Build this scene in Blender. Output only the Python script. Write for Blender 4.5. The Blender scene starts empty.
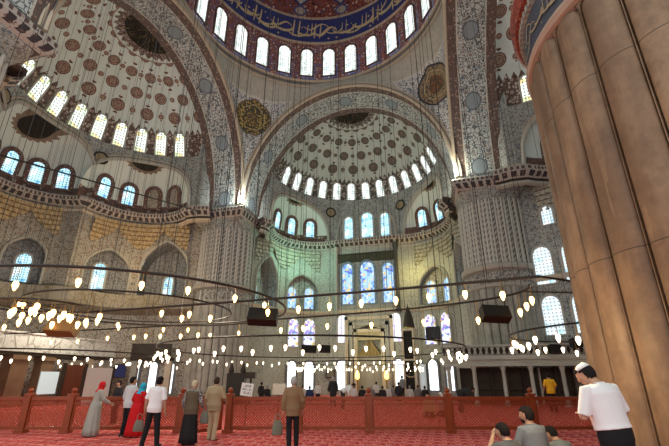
import bpy, bmesh, math, random
from math import sin, cos, pi, sqrt, atan2, radians, tan, acos, asin
from mathutils import Vector, Matrix, Euler
random.seed(7)
scene = bpy.context.scene
COL = scene.collection

# ---------------------------------------------------------------- camera numbers
F, CY, PITCH, YAW, EYE = 380.0, 245.0, 0.33667, 0.26026, 1.58
CX, CYW = 6.88, -18.79
U = (cos(YAW), sin(YAW)); V = (-sin(YAW), cos(YAW))      # camera right / forward on the floor

def ray(px, py):
    a = (px - 334.5) / F; b = (CY - py) / F
    fw = cos(PITCH) - b * sin(PITCH); up = sin(PITCH) + b * cos(PITCH)
    return (a * U[0] + fw * V[0], a * U[1] + fw * V[1], up)
def at_z(px, py, z):
    r = ray(px, py); t = (z - EYE) / r[2]
    return Vector((CX + t * r[0], CYW + t * r[1], z))
def at_y(px, py, Y):
    r = ray(px, py); t = (Y - CYW) / r[1]
    return Vector((CX + t * r[0], Y, EYE + t * r[2]))
def at_x(px, py, X):
    r = ray(px, py); t = (X - CX) / r[0]
    return Vector((X, CYW + t * r[1], EYE + t * r[2]))
def at_d(px, py, D):                                     # a point D metres straight ahead (floor distance)
    r = ray(px, py); t = D / (r[0] * V[0] + r[1] * V[1])
    return Vector((CX + t * r[0], CYW + t * r[1], EYE + t * r[2]))

# ---------------------------------------------------------------- mesh builder
class MB:
    def __init__(s): s.v = []; s.f = []; s.uv = []; s.mi = []; s.cur = 0
    def vert(s, p): s.v.append(tuple(p)); return len(s.v) - 1
    def face(s, ids, uvs=None):
        s.f.append(tuple(ids)); s.uv.append(uvs if uvs else [(0, 0)] * len(ids)); s.mi.append(s.cur)
    def grid(s, us, vs, fn, uvfn=None, skip=None):
        nu, nv = len(us), len(vs); base = len(s.v)
        for u in us:
            for v in vs: s.v.append(tuple(fn(u, v)))
        for i in range(nu - 1):
            for j in range(nv - 1):
                if skip and skip(us[i], us[i+1], vs[j], vs[j+1]): continue
                a = base + i * nv + j
                q = [(us[i], vs[j]), (us[i+1], vs[j]), (us[i+1], vs[j+1]), (us[i], vs[j+1])]
                s.face((a, a + nv, a + nv + 1, a + 1), [uvfn(*c) if uvfn else c for c in q])
        return s
    def box(s, c, size, rot=None):
        x, y, z = size[0] / 2, size[1] / 2, size[2] / 2
        P = [Vector(q) for q in ((-x,-y,-z),(x,-y,-z),(x,y,-z),(-x,y,-z),(-x,-y,z),(x,-y,z),(x,y,z),(-x,y,z))]
        if rot is not None: P = [rot @ q for q in P]
        b = len(s.v)
        for q in P: s.v.append((q[0] + c[0], q[1] + c[1], q[2] + c[2]))
        for k in ((0,3,2,1),(4,5,6,7),(0,1,5,4),(1,2,6,5),(2,3,7,6),(3,0,4,7)):
            s.face([b + i for i in k], [(P[i][0] + P[i][1], P[i][2]) for i in k])
        return s
    def bar(s, a, b, w, h=None):
        a = Vector(a); b = Vector(b); d = b - a; L = d.length
        if L < 1e-6: return s
        q = d.to_track_quat('X', 'Z').to_matrix()
        return s.box((a + b) / 2, (L, w, h or w), q)
    def tube(s, path, r, n=8, cap=True, closed=False):
        path = [Vector(p) for p in path]; m = len(path); base = len(s.v)
        rs = r if isinstance(r, (list, tuple)) else [r] * m
        prev = None
        for i, p in enumerate(path):
            if closed: t = path[(i + 1) % m] - path[i - 1]
            else: t = path[min(i + 1, m - 1)] - path[max(i - 1, 0)]
            t.normalize()
            up = Vector((0, 0, 1)) if abs(t.z) < 0.95 else Vector((0, 1, 0))
            if prev is None: x = t.cross(up).normalized()
            else:
                x = prev - t * prev.dot(t)
                x = x.normalized() if x.length > 1e-5 else t.cross(up).normalized()
            prev = x; y = t.cross(x)
            for k in range(n):
                a = 2 * pi * k / n
                s.v.append(tuple(p + x * (rs[i] * cos(a)) + y * (rs[i] * sin(a))))
        for i in range(m if closed else m - 1):
            for k in range(n):
                i2 = (i + 1) % m
                s.face((base + i*n + k, base + i*n + (k+1) % n, base + i2*n + (k+1) % n, base + i2*n + k))
        if cap and not closed:
            s.face([base + k for k in range(n)][::-1]); s.face([base + (m-1)*n + k for k in range(n)])
        return s
    def lathe(s, prof, c=(0, 0, 0), n=24, a0=0.0, a1=2*pi, cap=False):
        full = abs(a1 - a0 - 2*pi) < 1e-6; base = len(s.v); m = len(prof); cols = n if full else n + 1
        L = [0.0]
        for i in range(1, m): L.append(L[-1] + math.hypot(prof[i][0]-prof[i-1][0], prof[i][1]-prof[i-1][1]))
        R = max(p[0] for p in prof)
        for k in range(cols):
            a = a0 + (a1 - a0) * k / n
            for r, z in prof: s.v.append((c[0] + r * cos(a), c[1] + r * sin(a), c[2] + z))
        for k in range(n):
            k2 = (k + 1) % cols
            for i in range(m - 1):
                u0 = (a0 + (a1-a0)*k/n) * R; u1 = (a0 + (a1-a0)*(k+1)/n) * R
                s.face((base + k*m + i, base + k2*m + i, base + k2*m + i+1, base + k*m + i+1),
                       [(u0, L[i]), (u1, L[i]), (u1, L[i+1]), (u0, L[i+1])])
        if cap:
            s.face([base + k*m for k in range(cols)][::-1]); s.face([base + k*m + m-1 for k in range(cols)])
        return s
    def ell(s, c, r, n=16, m=10, rot=None, cond=None):
        base = len(s.v); P = []
        for j in range(m + 1):
            th = pi * j / m
            for k in range(n):
                a = 2*pi*k/n
                q = Vector((r[0]*sin(th)*cos(a), r[1]*sin(th)*sin(a), r[2]*cos(th)))
                P.append(q)
                w = rot @ q if rot is not None else q
                s.v.append((w[0]+c[0], w[1]+c[1], w[2]+c[2]))
        for j in range(m):
            for k in range(n):
                ids = (j*n+k, (j+1)*n+k, (j+1)*n+(k+1) % n, j*n+(k+1) % n)
                if cond and not cond(sum((P[i] for i in ids), Vector()) / 4): continue
                s.face([base+i for i in ids])
        return s
    def loft(s, rings, n=20, cap=True):
        # ring: (centre, xaxis*rx, yaxis*ry)
        base = len(s.v)
        for c, X, Y in rings:
            c = Vector(c); X = Vector(X); Y = Vector(Y)
            for k in range(n):
                a = 2*pi*k/n; s.v.append(tuple(c + X*cos(a) + Y*sin(a)))
        for i in range(len(rings)-1):
            for k in range(n):
                s.face((base+i*n+k, base+i*n+(k+1) % n, base+(i+1)*n+(k+1) % n, base+(i+1)*n+k))
        if cap:
            s.face([base+k for k in range(n)][::-1]); s.face([base+(len(rings)-1)*n+k for k in range(n)])
        return s
    def sweep(s, path, normals, sect, closed=False):
        # sect: list of (offset along normal, z)
        base = len(s.v); m = len(sect); L = 0; us = []
        for i, p in enumerate(path):
            if i: L += (Vector(p) - Vector(path[i-1])).length
            us.append(L)
            for o, z in sect: s.v.append((p[0] + normals[i][0]*o, p[1] + normals[i][1]*o, p[2] + z))
        vv = [0.0]
        for i in range(1, m): vv.append(vv[-1] + math.hypot(sect[i][0]-sect[i-1][0], sect[i][1]-sect[i-1][1]))
        for i in range(len(path)-1):
            for k in range(m-1):
                a = base + i*m + k
                s.face((a, a+m, a+m+1, a+1), [(us[i], vv[k]), (us[i+1], vv[k]), (us[i+1], vv[k+1]), (us[i], vv[k+1])])
        return s
    def mesh(s, name):
        me = bpy.data.meshes.new(name); me.from_pydata(s.v, [], s.f)
        ul = me.uv_layers.new(name='UVMap'); k = 0
        for uvs in s.uv:
            for q in uvs: ul.data[k].uv = q; k += 1
        return me
    def build(s, name, mats, parent=None, smooth=False, recalc=True, loc=None):
        me = s.mesh(name)
        if not isinstance(mats, (list, tuple)): mats = [mats]
        for m in mats: me.materials.append(m)
        if any(s.mi): me.polygons.foreach_set('material_index', s.mi)
        if recalc:
            bm = bmesh.new(); bm.from_mesh(me)
            bmesh.ops.remove_doubles(bm, verts=bm.verts, dist=0.0003)
            bmesh.ops.recalc_face_normals(bm, faces=bm.faces); bm.to_mesh(me); bm.free()
        if smooth:
            me.polygons.foreach_set('use_smooth', [True]*len(me.polygons))
            if smooth != 'all':
                try: me.set_sharp_from_angle(angle=radians(40))
                except Exception: pass
        return link(name, me, parent, loc)

def link(name, data, parent=None, loc=None):
    o = bpy.data.objects.new(name, data); COL.objects.link(o)
    if parent is not None: o.parent = parent
    if loc is not None: o.location = loc
    return o
def tag(o, label=None, cat=None, group=None, kind=None):
    if label: o['label'] = label
    if cat: o['category'] = cat
    if group: o['group'] = group
    if kind: o['kind'] = kind
    return o
def thing(name, label, cat, loc=(0, 0, 0), rz=0.0, group=None):
    o = link(name, None, None, loc); o.rotation_euler = (0, 0, rz); o.empty_display_size = .2
    return tag(o, label, cat, group)
def struct(o):
    if o.parent is None: o['kind'] = 'structure'
    return o
def copy_tree(o, parent=None):
    c = o.copy(); COL.objects.link(c); c.parent = parent
    for ch in list(o.children): copy_tree(ch, c)
    return c
ORD = ['', 'first', 'second', 'third', 'fourth', 'fifth', 'sixth', 'seventh', 'eighth', 'ninth', 'tenth', 'eleventh', 'twelfth',
       'thirteenth', 'fourteenth', 'fifteenth', 'sixteenth', 'seventeenth', 'eighteenth', 'nineteenth', 'twentieth']
def ordn(k):
    if k <= 20: return ORD[k]
    t, u = divmod(k, 10)
    tens = {2: 'twenty', 3: 'thirty', 4: 'forty', 5: 'fifty', 6: 'sixty'}[t]
    return (tens + '-' + ORD[u]) if u else {2: 'twentieth', 3: 'thirtieth', 4: 'fortieth', 5: 'fiftieth', 6: 'sixtieth'}[t]
def frange(a, b, n): return [a + (b - a) * i / n for i in range(n + 1)]

# ---------------------------------------------------------------- node helper
class NG:
    def __init__(s, name, rough=0.75, spec=0.3):
        s.mat = bpy.data.materials.new(name); s.mat.use_nodes = True
        s.nt = s.mat.node_tree; s.b = s.nt.nodes['Principled BSDF']
        s.b.inputs['Roughness'].default_value = rough
        if 'Specular IOR Level' in s.b.inputs: s.b.inputs['Specular IOR Level'].default_value = spec
        s.tc = s.nt.nodes.new('ShaderNodeTexCoord')
    def new(s, t): return s.nt.nodes.new(t)
    def put(s, sock, val):
        if isinstance(val, bpy.types.NodeSocket): s.nt.links.new(val, sock)
        elif isinstance(val, (tuple, list)) and len(val) == 3 and sock.type == 'RGBA': sock.default_value = (*val, 1)
        else: sock.default_value = val
    def m(s, op, a, b=None, c=None):
        n = s.new('ShaderNodeMath'); n.operation = op
        for i, x in enumerate((a, b, c)):
            if x is not None: s.put(n.inputs[i], x)
        return n.outputs[0]
    def mix(s, f, a, b):
        n = s.new('ShaderNodeMix'); n.data_type = 'RGBA'; n.clamp_factor = True
        s.put(n.inputs[0], f); s.put(n.inputs[6], a); s.put(n.inputs[7], b)
        return n.outputs[2]
    def mul(s, a, b):
        n = s.new('ShaderNodeMix'); n.data_type = 'RGBA'; n.blend_type = 'MULTIPLY'
        s.put(n.inputs[0], 1.0); s.put(n.inputs[6], a); s.put(n.inputs[7], b); return n.outputs[2]
    def sep(s, vec):
        n = s.new('ShaderNodeSeparateXYZ'); s.put(n.inputs[0], vec); return n.outputs[0], n.outputs[1], n.outputs[2]
    def comb(s, x, y, z=0.0):
        n = s.new('ShaderNodeCombineXYZ'); s.put(n.inputs[0], x); s.put(n.inputs[1], y); s.put(n.inputs[2], z); return n.outputs[0]
    def uv(s): return s.tc.outputs['UV']
    def obj(s): return s.tc.outputs['Object']
    def vor(s, vec, sc, feat='F1', rnd=1.0):
        n = s.new('ShaderNodeTexVoronoi'); n.feature = feat; s.put(n.inputs['Vector'], vec)
        n.inputs['Scale'].default_value = sc
        if 'Randomness' in n.inputs: n.inputs['Randomness'].default_value = rnd
        return n
    def noise(s, vec, sc, det=3.0, rough=.55):
        n = s.new('ShaderNodeTexNoise'); s.put(n.inputs['Vector'], vec)
        n.inputs['Scale'].default_value = sc; n.inputs['Detail'].default_value = det; n.inputs['Roughness'].default_value = rough
        return n.outputs[0]
    def ramp(s, f, stops, const=False):
        n = s.new('ShaderNodeValToRGB'); s.put(n.inputs[0], f); cr = n.color_ramp
        if const: cr.interpolation = 'CONSTANT'
        while len(cr.elements) < len(stops): cr.elements.new(0.5)
        for e, (p, c) in zip(cr.elements, stops): e.position = p; e.color = (*c, 1)
        return n.outputs[0]
    def gt(s, a, t): return s.m('GREATER_THAN', a, t)
    def lt(s, a, t): return s.m('LESS_THAN', a, t)
    def both(s, a, b): return s.m('MULTIPLY', a, b)
    def between(s, x, a, b): return s.both(s.gt(x, a), s.lt(x, b))
    def out(s, col): s.put(s.b.inputs['Base Color'], col); return s.mat
    def bump(s, h, strength=.3, dist=.02):
        n = s.new('ShaderNodeBump'); n.inputs['Strength'].default_value = strength; n.inputs['Distance'].default_value = dist
        s.put(n.inputs['Height'], h); s.nt.links.new(n.outputs[0], s.b.inputs['Normal'])
    # arabesque of leaves and blossoms on a ground
    def arab(s, vec, sc, ground, c1, c2, line, lw=.07, dot=.33):
        v = s.vor(vec, sc); e = s.vor(vec, sc, 'DISTANCE_TO_EDGE')
        r, g, b_ = s.sep(v.outputs['Color'])
        motif = s.mix(s.gt(r, .55), c1, c2)
        col = s.mix(s.lt(v.outputs['Distance'], dot), ground, motif)
        col = s.mix(s.lt(v.outputs['Distance'], dot*.4), col, ground)
        return s.mix(s.lt(e.outputs['Distance'], lw), col, line)

def plain(name, c, rough=.7, metal=0.0, spec=.3, var=0.0, sc=3.0):
    g = NG(name, rough, spec); g.b.inputs['Metallic'].default_value = metal
    if var:
        n = g.noise(g.obj(), sc, 4)
        g.out(g.mix(n, tuple(x*(1-var) for x in c), tuple(min(1, x*(1+var)) for x in c)))
    else: g.out(c)
    return g.mat
def glow(name, c, st):
    g = NG(name, .5); g.b.inputs['Base Color'].default_value = (*c, 1)
    g.put(g.b.inputs['Emission Color'], c); g.b.inputs['Emission Strength'].default_value = st
    return g.mat
# ================================================================ MATERIALS OF THE BUILDING
M = {}
GREY = (.36, .355, .33); BONE = (.55, .53, .48); INK = (.05, .06, .085); RUST = (.20, .075, .05); TEAL = (.10, .17, .21)

def mat_tile(name, ground, c1, c2, line, sc=1.7, lw=.05, dot=.36, big=None, var=.25):
    g = NG(name, .5, .35)
    col = g.arab(g.uv(), sc, ground, c1, c2, line, lw, dot)
    n = g.noise(g.uv(), sc*4.5, 2)
    col = g.mix(g.gt(n, .58), col, g.mix(.6, col, line))
    w = g.noise(g.uv(), .22, 3)
    col = g.mul(col, g.ramp(w, [(.3, (1-var,)*3), (.7, (1, 1, 1))]))
    if big:                                          # cartouches along the field
        u, v, _ = g.sep(g.uv()); pu, vc, ru, rv, bc = big
        fx = g.m('MULTIPLY', g.m('SUBTRACT', g.m('FRACT', g.m('DIVIDE', u, pu)), .5), pu / ru)
        fy = g.m('DIVIDE', g.m('SUBTRACT', v, vc), rv)
        d = g.m('SQRT', g.m('ADD', g.m('MULTIPLY', fx, fx), g.m('MULTIPLY', fy, fy)))
        col = g.mix(g.lt(d, 1.0), col, line); col = g.mix(g.lt(d, .85), col, g.mix(g.gt(n, .52), bc, ground))
    return g.out(col)
M['tile'] = mat_tile('wall_tile', (.52, .535, .5), (.11, .14, .18), (.22, .17, .13), (.24, .24, .23), 4.6, .06)
M['tile_warm'] = mat_tile('lamplit_wall_tile', (.52, .49, .42), (.13, .125, .12), (.3, .16, .1), (.27, .22, .18), 4.6, .06)  # wall tile tinted warmer for the lamplight in the left hall
M['tile_dark'] = mat_tile('shaded_alcove_tile', (.36, .36, .36), (.08, .1, .13), (.16, .1, .08), (.15, .15, .16), 5, .06)  # grey recess tile, darkened to stand for shade inside the open arches
M['tile_light'] = mat_tile('pale_wall_tile', (.55, .57, .51), (.17, .19, .19), (.36, .3, .22), (.4, .4, .37), 5, .06, dot=.3)

def mat_soffit():
    g = NG('arch_tile', .5, .35); u, v, _ = g.sep(g.uv())
    field = g.arab(g.uv(), 3.0, (.54, .57, .56), (.07, .1, .14), (.2, .13, .1), (.13, .14, .15), .06, .33)
    fx = g.m('SUBTRACT', g.m('FRACT', g.m('DIVIDE', u, 5.2)), .5); fx = g.m('MULTIPLY', fx, 5.2)
    fy = g.m('SUBTRACT', v, 1.75)
    d = g.m('SQRT', g.m('ADD', g.m('MULTIPLY', g.m('MULTIPLY', fx, fx), .7), g.m('MULTIPLY', fy, fy)))
    field = g.mix(g.lt(d, .6), field, (.13, .15, .18)); field = g.mix(g.lt(d, .5), field, (.26, .31, .34))
    edge = g.arab(g.uv(), 5, (.17, .11, .09), (.36, .27, .22), (.1, .1, .11), (.09, .06, .055), .05, .38)
    col = g.mix(g.between(v, .78, 2.75), edge, field)
    for a in (.72, 2.74): col = g.mix(g.between(v, a, a + .09), col, (.55, .53, .47))
    col = g.mix(g.between(v, .0, .1), col, (.06, .05, .05))
    return g.out(col)
M['soffit'] = mat_soffit()

def mat_pendentive(name, gold):
    # u metres from the corner line, v height above the springing
    g = NG(name, .55, .3); u, v, _ = g.sep(g.uv()); au = g.m('ABSOLUTE', u)
    ground = g.ramp(g.noise(g.uv(), 3.0, 3), [(.3, (.42, .41, .36)), (.7, (.54, .52, .45))])
    field = g.arab(g.uv(), 3.6, (.74, .74, .72), (.08, .11, .18), (.24, .2, .2), (.2, .22, .25), .07, .3)
    w = g.m('SUBTRACT', g.m('MULTIPLY', v, .40), 1.0)
    inn = g.both(g.lt(au, w), g.both(g.gt(v, 2.4), g.lt(v, 10.2)))
    rim = g.both(g.lt(au, g.m('ADD', w, .22)), g.both(g.gt(v, 2.1), g.lt(v, 10.4)))
    col = g.mix(rim, ground, (.62, .6, .55)); col = g.mix(inn, col, field)
    dv = g.m('SUBTRACT', v, 8.5); d = g.m('SQRT', g.m('ADD', g.m('MULTIPLY', u, u), g.m('MULTIPLY', dv, dv)))
    n = g.vor(g.uv(), 6.5).outputs['Distance']
    if gold: disc = g.mix(g.lt(n, .42), (.07, .065, .045), (.55, .38, .1)); core = (.35, .27, .1); halo = (.17, .14, .09)
    else: disc = g.mix(g.gt(n, .36), (.05, .055, .08), (.3, .22, .13)); core = (.42, .15, .05); halo = (.04, .045, .06)
    col = g.mix(g.lt(d, 1.62), col, halo); col = g.mix(g.lt(d, 1.48), col, disc)
    col = g.mix(g.between(d, 1.05, 1.12), col, (.5, .4, .2))
    col = g.mix(g.lt(d, .45 if gold else .7), col, g.mix(g.gt(n, .3), core, (.12, .08, .05)))
    return g.out(col)
M['pend_gold'] = mat_pendentive('pendentive_gold_roundel', True)
M['pend_dark'] = mat_pendentive('pendentive_dark_roundel', False)

def roundels(g, col, u, v, pu, pv, v0, r, off, kfun, dark, light, vmax, seed=0.0):
    vv = g.m('DIVIDE', g.m('SUBTRACT', v, v0), pv); row = g.m('FLOOR', vv)
    odd = g.m('MODULO', g.m('ABSOLUTE', row), 2.0)
    uu = g.m('ADD', g.m('DIVIDE', u, pu), g.m('MULTIPLY', odd, .5)); uu = g.m('ADD', uu, off)
    dx = g.m('MULTIPLY', g.m('MULTIPLY', g.m('SUBTRACT', g.m('FRACT', uu), .5), pu), kfun)
    dy = g.m('MULTIPLY', g.m('SUBTRACT', g.m('FRACT', vv), .5), pv)
    d = g.m('DIVIDE', g.m('SQRT', g.m('ADD', g.m('MULTIPLY', dx, dx), g.m('MULTIPLY', dy, dy))), g.m('ADD', .45, g.m('MULTIPLY', kfun, .6)))
    ok = g.between(v, v0, vmax)
    tex = g.vor(g.uv(), 5.5).outputs['Distance']
    body = g.mix(g.gt(tex, .34), dark, light)
    col = g.mix(g.both(ok, g.lt(d, r)), col, dark)
    col = g.mix(g.both(ok, g.lt(d, r*.86)), col, body)
    col = g.mix(g.both(ok, g.between(d, r*.55, r*.64)), col, dark)
    # pendants above and below each roundel of the even rows
    dy2 = g.m('SUBTRACT', g.m('ABSOLUTE', dy), r*1.35)
    d2 = g.m('SQRT', g.m('ADD', g.m('MULTIPLY', dx, dx), g.m('MULTIPLY', dy2, dy2)))
    col = g.mix(g.both(g.both(ok, g.lt(odd, .5)), g.lt(d2, r*.3)), col, dark)
    return col

def mat_semidome(name, cream, dark, light, belt, vtop):
    g = NG(name, .7, .2); u, v, _ = g.sep(g.uv())
    base = g.ramp(g.noise(g.uv(), .8, 4), [(.3, tuple(c*.9 for c in cream)), (.7, cream)])
    kf = g.m('MULTIPLY', g.m('COSINE', g.m('ADD', .19, g.m('DIVIDE', v, 8.45))), 1.047)
    col = roundels(g, base, u, v, 3.0, 1.65, 3.3, .6, 0.0, kf, dark, light, vtop - 2.6)
    col = roundels(g, col, u, v, 3.0, 1.65, 3.3, .26, .5, kf, tuple(c*1.4 for c in dark), light, vtop - 2.6)
    tri = g.m('ABSOLUTE', g.m('SUBTRACT', g.m('FRACT', g.m('DIVIDE', u, .6)), .5))
    beltc = g.arab(g.uv(), 3.4, tuple(c*1.15 for c in belt), (.58, .53, .47), (.5, .42, .36), tuple(c*.5 for c in belt), .06, .4)
    lim = g.m('SUBTRACT', 3.05, g.m('MULTIPLY', tri, 1.1))
    col = g.mix(g.lt(v, lim), col, beltc)
    crest = g.m('ADD', vtop - 2.55, g.m('MULTIPLY', g.m('ABSOLUTE', g.m('SUBTRACT', g.m('FRACT', g.m('DIVIDE', u, 1.9)), .5)), .7))
    col = g.mix(g.gt(v, crest), col, beltc)
    sp = g.vor(g.uv(), 2.4).outputs['Distance']
    col = g.mix(g.gt(v, vtop - 1.8), col, g.mix(g.gt(sp, .68), (.018, .015, .013), (.13, .09, .04)))
    return g.out(col)

def mat_exedra():
    g = NG('small_half_dome', .7, .2); u, v, _ = g.sep(g.uv())
    base = g.ramp(g.noise(g.uv(), .8, 4), [(.3, (.66, .72, .68)), (.7, (.73, .79, .75))])
    belt = g.arab(g.uv(), 2.4, (.2, .11, .09), (.45, .4, .34), (.13, .1, .1), (.12, .08, .07), .06, .36)
    col = g.mix(g.lt(v, .45), base, belt)
    dv = g.m('DIVIDE', g.m('SUBTRACT', v, 4.1), .5); du = g.m('DIVIDE', u, 1.2)
    d = g.m('SQRT', g.m('ADD', g.m('MULTIPLY', du, du), g.m('MULTIPLY', dv, dv)))
    an = g.m('ARCTAN2', dv, du); spk = g.m('ABSOLUTE', g.m('SUBTRACT', g.m('FRACT', g.m('MULTIPLY', an, 3.2)), .5))
    col = g.mix(g.lt(d, g.m('ADD', 1.25, g.m('MULTIPLY', spk, .5))), col, (.26, .19, .14))
    col = g.mix(g.lt(d, 1.0), col, (.03, .024, .018))
    return g.out(col)
M['exedra'] = mat_exedra()

def mat_dome_drum():
    g = NG('dome_drum_tile', .5, .3); u, v, _ = g.sep(g.uv())
    col = g.arab(g.uv(), 4.0, (.48, .2, .17), (.18, .22, .5), (.8, .75, .7), (.07, .035, .05), .05, .36)
    low = g.arab(g.uv(), 4.4, (.22, .24, .48), (.6, .58, .6), (.2, .06, .06), (.07, .05, .1), .05, .36)
    n = g.m('ABSOLUTE', g.m('SUBTRACT', g.m('FRACT', g.m('ADD', g.m('DIVIDE', u, 2.244), .5)), .5))
    col = g.mix(g.both(g.gt(n, .2), g.lt(v, 2.2)), col, low)
    return g.out(col)
M['drum'] = mat_dome_drum()
def mat_dome_cap():
    g = NG('dome_cap_paint', .6, .2); u, v, _ = g.sep(g.uv())
    red = g.arab(g.uv(), 2.4, (.4, .12, .09), (.75, .68, .58), (.09, .09, .22), (.07, .03, .04), .06, .33)
    f = g.m('ABSOLUTE', g.m('SUBTRACT', g.m('FRACT', g.m('DIVIDE', u, 4.48)), .5))
    lim = g.m('ADD', 1.9, g.m('MULTIPLY', f, 4.4))
    pale = g.ramp(g.noise(g.uv(), 1.2, 3), [(.35, (.5, .5, .5)), (.7, (.62, .61, .58))])
    col = g.mix(g.gt(v, lim), red, pale)
    col = g.mix(g.between(g.m('SUBTRACT', v, lim), -.35, 0.0), col, (.06, .07, .2))
    d = g.m('ADD', g.m('POWER', g.m('MULTIPLY', f, 4.48), 2.0), g.m('POWER', g.m('SUBTRACT', v, 1.0), 2.0))
    col = g.mix(g.lt(d, .5), col, (.1, .12, .3)); col = g.mix(g.lt(d, .25), col, (.5, .45, .4))
    return g.out(col)
M['cap'] = mat_dome_cap()
M['navy'] = plain('navy_band', (.04, .055, .24), .5, var=.3, sc=1.5)
M['slate_navy'] = plain('faded_navy_band', (.05, .056, .075), .6, var=.35, sc=2.0)
M['gold_script'] = plain('gilt_lettering', (.72, .6, .36), .5)
M['dull_script'] = plain('worn_gilt_lettering', (.3, .23, .14), .6)
M['cream_mould'] = plain('cream_moulding', (.56, .47, .36), .6, var=.15)
M['grey_mould'] = plain('grey_moulding', (.42, .4, .35), .6, var=.15)
M['marble'] = plain('grey_marble', (.36, .365, .33), .35, spec=.5, var=.25, sc=1.2)
M['marble_warm'] = plain('warm_marble', (.55, .49, .38), .4, spec=.5, var=.25, sc=1.2)
M['iron'] = plain('dark_iron', (.035, .032, .03), .5, .3)
M['black'] = plain('black_cloth', (.02, .02, .021), .8)
M['dark_wood'] = plain('dark_wood', (.04, .026, .018), .5, var=.3)

def mat_cornice():
    g = NG('cornice_dentils', .6, .3); u, v, _ = g.sep(g.uv())
    f = g.m('FRACT', g.m('DIVIDE', u, .55))
    n = g.noise(g.uv(), 5.0, 2)
    col = g.mix(g.both(g.gt(f, .4), g.between(v, 1.4, 1.85)), (.44, .40, .36), (.05, .04, .045))
    col = g.mix(g.both(g.gt(g.m('FRACT', g.m('DIVIDE', u, .33)), .5), g.between(v, 1.95, 2.2)), col, (.1, .06, .06))
    col = g.mix(g.gt(n, .62), col, (.2, .12, .11))
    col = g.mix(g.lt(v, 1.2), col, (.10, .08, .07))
    return g.out(col)
M['cornice'] = mat_cornice()
def mat_mahfil_stone():
    g = NG('veined_marble', .4, .5); u, v, _ = g.sep(g.uv())
    n = g.noise(g.comb(g.m('MULTIPLY', u, .6), g.m('MULTIPLY', v, 5.0)), 1.6, 4)
    return g.out(g.ramp(n, [(.3, (.25, .25, .22)), (.7, (.46, .45, .4))]))
M['vein'] = mat_mahfil_stone()

# pier stone: reeded shafts with block joints
def mat_stone(name, a, b, c, joint):
    g = NG(name, .55, .35); x, y, z = g.sep(g.obj())
    v3 = g.comb(x, y, g.m('MULTIPLY', z, .22))
    n = g.noise(v3, .9, 6, .65); n2 = g.noise(g.obj(), 4.0, 5, .6); n3 = g.noise(g.comb(x, y, g.m('MULTIPLY', z, .08)), 3.0, 3)
    col = g.ramp(n, [(.32, a), (.5, b), (.68, c)])
    col = g.mix(g.m('MULTIPLY', n2, .5), col, a)
    col = g.mix(g.m('MULTIPLY', g.gt(n3, .6), .25), col, c)
    n4 = g.noise(g.obj(), 1.7, 6, .7); col = g.mix(g.m('MULTIPLY', g.m('SUBTRACT', n4, .45), 2.2), col, tuple(x*.55 for x in a))
    jz = g.m('ABSOLUTE', g.m('SUBTRACT', g.m('FRACT', g.m('DIVIDE', g.m('ADD', z, -3.25), 2.9)), .5))
    col = g.mix(g.gt(jz, .4975), col, joint)
    g.bump(n2, .25, .02)
    return g.out(col)
M['stone_brown'] = mat_stone('brown_marble', (.10, .058, .034), (.20, .118, .068), (.36, .235, .14), (.04, .024, .015))
M['stone_mid'] = mat_stone('grey_streaked_marble', (.24, .235, .205), (.34, .33, .29), (.46, .45, .4), (.2, .18, .16))
M['stone_grey'] = mat_stone('pale_grey_marble', (.32, .315, .27), (.42, .41, .36), (.52, .51, .45), (.28, .26, .22))
def mat_rib():
    g = NG('ribbed_pier_tile', .5, .35); u, v, _ = g.sep(g.uv())
    f = g.m('FRACT', g.m('DIVIDE', u, .5236))
    zz = g.m('ABSOLUTE', g.m('SUBTRACT', g.m('FRACT', g.m('DIVIDE', v, .42)), .5))
    c = g.m('ABSOLUTE', g.m('SUBTRACT', f, .5))
    chev = g.gt(g.m('FRACT', g.m('ADD', g.m('DIVIDE', v, .42), g.m('MULTIPLY', c, 1.6))), .5)
    col = g.mix(chev, (.44, .43, .39), (.13, .125, .12))
    n = g.noise(g.uv(), 9.0, 2); col = g.mix(g.gt(n, .57), col, (.2, .18, .17))
    col = g.mix(g.gt(c, .38), col, (.56, .54, .49))
    return g.out(col)
M['rib'] = mat_rib()
M['pier_band'] = mat_tile('pier_band_tile', (.5, .48, .43), (.16, .18, .2), (.22, .17, .12), (.14, .14, .14), 2.6)
M['red_ring'] = mat_tile('red_carved_ring', (.3, .06, .035), (.42, .2, .1), (.16, .03, .02), (.12, .02, .02), 5.5, dot=.3)
M['gear'] = plain('carved_grey_teeth', (.3, .27, .23), .6, var=.2)
M['pink_ring'] = plain('pinkish_torus', (.36, .25, .19), .55, var=.2)

def mat_carpet():
    g = NG('prayer_carpet', .95, .05); x, y, _ = g.sep(g.obj())
    # rows of niches facing the qibla wall
    a = .34; b = .52
    fx = g.m('SUBTRACT', g.m('FRACT', g.m('DIVIDE', x, a)), .5); fy = g.m('FRACT', g.m('DIVIDE', y, b))
    arch = g.m('ADD', g.m('MULTIPLY', g.m('ABSOLUTE', fx), 2.0), g.m('MULTIPLY', g.m('POWER', fy, 3.0), .9))
    tex = g.vor(g.comb(x, y), 12.0); tv = tex.outputs['Distance']
    red = g.mix(g.gt(tv, .36), (.48, .03, .033), (.62, .10, .09))
    field = g.mix(g.gt(g.noise(g.comb(x, y), 16.0, 2), .56), (.42, .02, .025), (.68, .22, .19))
    col = g.mix(g.lt(arch, .78), red, field)
    col = g.mix(g.between(arch, .78, .9), col, (.7, .34, .3))
    col = g.mix(g.lt(fy, .1), col, g.mix(g.gt(tv, .3), (.12, .05, .1), (.62, .36, .3)))
    return g.out(col)
M['carpet'] = mat_carpet()

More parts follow.
